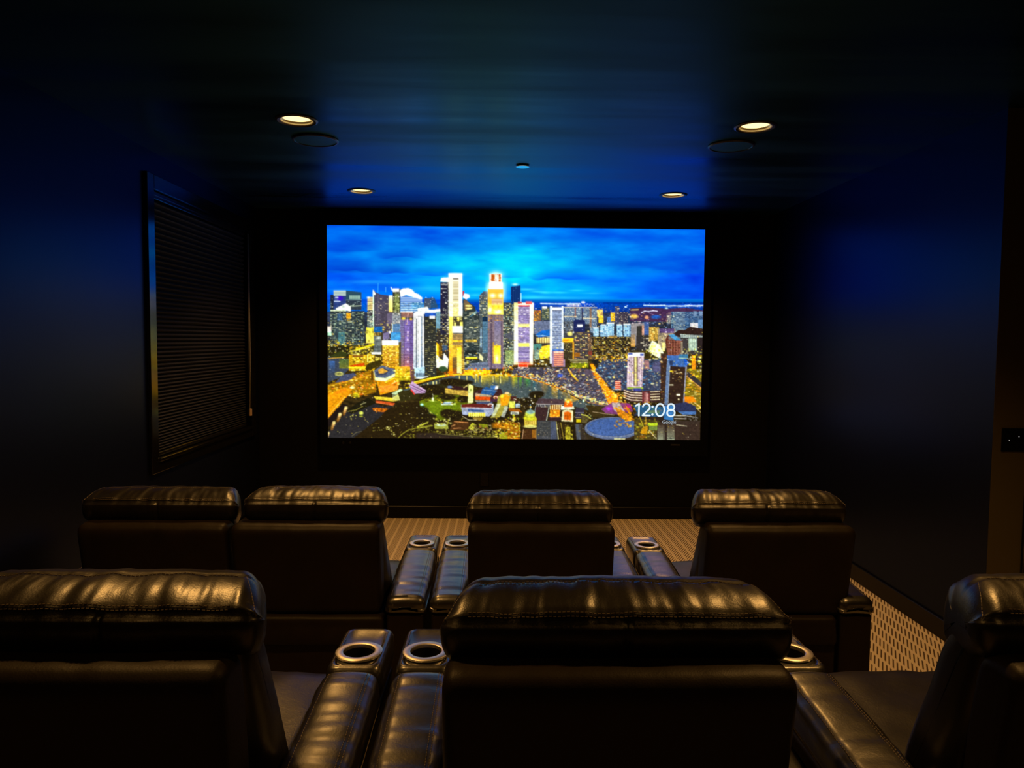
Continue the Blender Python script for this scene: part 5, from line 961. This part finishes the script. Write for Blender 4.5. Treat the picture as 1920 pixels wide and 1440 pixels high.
def make_seat(root, x0, x1, seed, yf=.74):
    loop = spline([(.14, .33), (.13, .40), (.16, .448), (.30, .462), (.50, .468), (yf - .07, .464), (yf - .012, .440), (yf, .39), (yf - .02, .335), (.45, .325)], 40)
    def fs(a, b, c, i): return .005 * wrinkle(a, b, c, seed, 10., 8.) * (1 if c > .42 else .2) + (.010 * math.cos((a - (x0 + x1) / 2) / (x1 - x0) * math.pi) if c > .43 else 0)
    loft('seat_cushion', loop, x0 + .003, x1 - .003, M_LEATHER, root, AX, 22, .035, fs)
    bm = bmesh.new(); add_box(bm, x0 + .004, x1 - .004, yf - .012, yf + .05, .10, .40, .02, 3); bm_obj('footrest', bm, M_LEATHER, root, True).modifiers.new('weighted', 'WEIGHTED_NORMAL')
    bm = bmesh.new(); add_box(bm, x0 + .004, x1 - .004, -.045, yf - .03, .05, .345, .012, 2); bm_obj('base', bm, M_PANEL, root, True).modifiers.new('weighted', 'WEIGHTED_NORMAL')
    loop = spline([(-.052, .33), (-.055, .42), (-.045, .450), (.10, .452), (.11, .33)], 30)
    loft('rear_skirt', loop, x0 + .004, x1 - .004, M_PANEL, root, AX, 16, .02, lambda a, b, c, i: .003 * wrinkle(a, b, c, seed + 9, 9., 6.))
def feet(root, x0, x1, yf=.70):
    for x in (x0 + .07, x1 - .07):
        for y in (.0, yf - .06): lathe('foot', [(0, .0), (.022, .0), (.026, .052), (0, .052)], M_FOOT, root, 14, (x, y, 0))
def recliner(name, loc, label, arms, seats, backs, group):
    """arms: (x0,x1,y0,y1); seats: (x0,x1); backs: (x0,x1,dz,panel) in room x"""
    rt_ = empty(name, loc, label, 'recliner', group); X = loc[0]
    for k, a in enumerate(arms): make_arm(rt_, a[0] - X, a[1] - X, a[2], a[3], hash((name, k)) % 97 if False else int(abs(a[0]) * 100) % 89 + k)
    for k, s in enumerate(seats): make_seat(rt_, s[0] - X, s[1] - X, int(abs(s[0]) * 100) % 83 + k)
    for k, b in enumerate(backs):
        make_back(rt_, (b[0] + b[1]) / 2 - X, b[1] - b[0], b[4] if len(b) > 4 else k + 3, b[5] if len(b) > 5 else None, b[2], pz=b[6] if len(b) > 6 else 0., taper=.020 if len(b) > 6 else .010, panel=(b[3][0] - X, b[3][1] - X))
    feet(rt_, min(a[0] for a in arms) - X, max(a[1] for a in arms) - X)
    return rt_
Y1, Y2 = 3.05, 1.35
G1, G2 = 'front row of leather recliners', 'back row of leather recliners'
recliner('double_recliner', (-1.09, Y1, 0), 'dark leather two-seat recliner at the left of the front row, no arm between its backs',
         [(-1.90, -1.745, -.06, .80), (-.46, -.295, -.06, .80)], [(-1.742, -1.10), (-1.096, -.463)],
         [(-1.735, -1.078, .005, (-1.705, -1.098), 11, .62), (-1.066, -.452, .010, (-1.085, -.480), 12, .58)], G1)
recliner('single_recliner', (.18, Y1, 0), 'dark leather single recliner in the middle of the front row, facing the screen centre',
         [(-.275, -.122, -.06, .80), (.488, .645, -.06, .80)], [(-.119, .485)], [(-.135, .498, -.004, (-.118, .488), 13, .585)], G1)
recliner('single_recliner', (1.11, Y1, 0), 'dark leather single recliner at the right end of the front row, by the right wall',
         [(.68, .838, -.06, .78), (1.44, 1.588, -.06, .80)], [(.841, 1.437)], [(.822, 1.492, .004, (.868, 1.490), 14, .57)], G1)
recliner('double_recliner', (-1.0, Y2, RISER_Z), 'dark leather two-seat recliner at left of the back row, cut off by photo edge',
         [(-1.86, -1.71, -.06, .76), (-.44, -.292, -.06, .76)], [(-1.707, -1.075), (-1.072, -.443)],
         [(-1.70, -1.075, -.014, (-1.67, -1.10), 21, .60, -.016), (-1.068, -.436, -.014, (-1.04, -.48), 22, .60, -.016)], G2)
recliner('console_recliner', (.70, Y2, RISER_Z), 'dark leather two-seat recliner of the back row with one console arm between seats',
         [(-.262, -.112, -.06, .76), (.717, .87, -.06, .76), (1.60, 1.75, -.06, .76)], [(-.109, .714), (.873, 1.597)],
         [(-.112, .572, -.026, (-.096, .546), 23, .64, -.026), (.915, 1.56, -.018, (.935, 1.53), 24, .64, -.018)], G2)
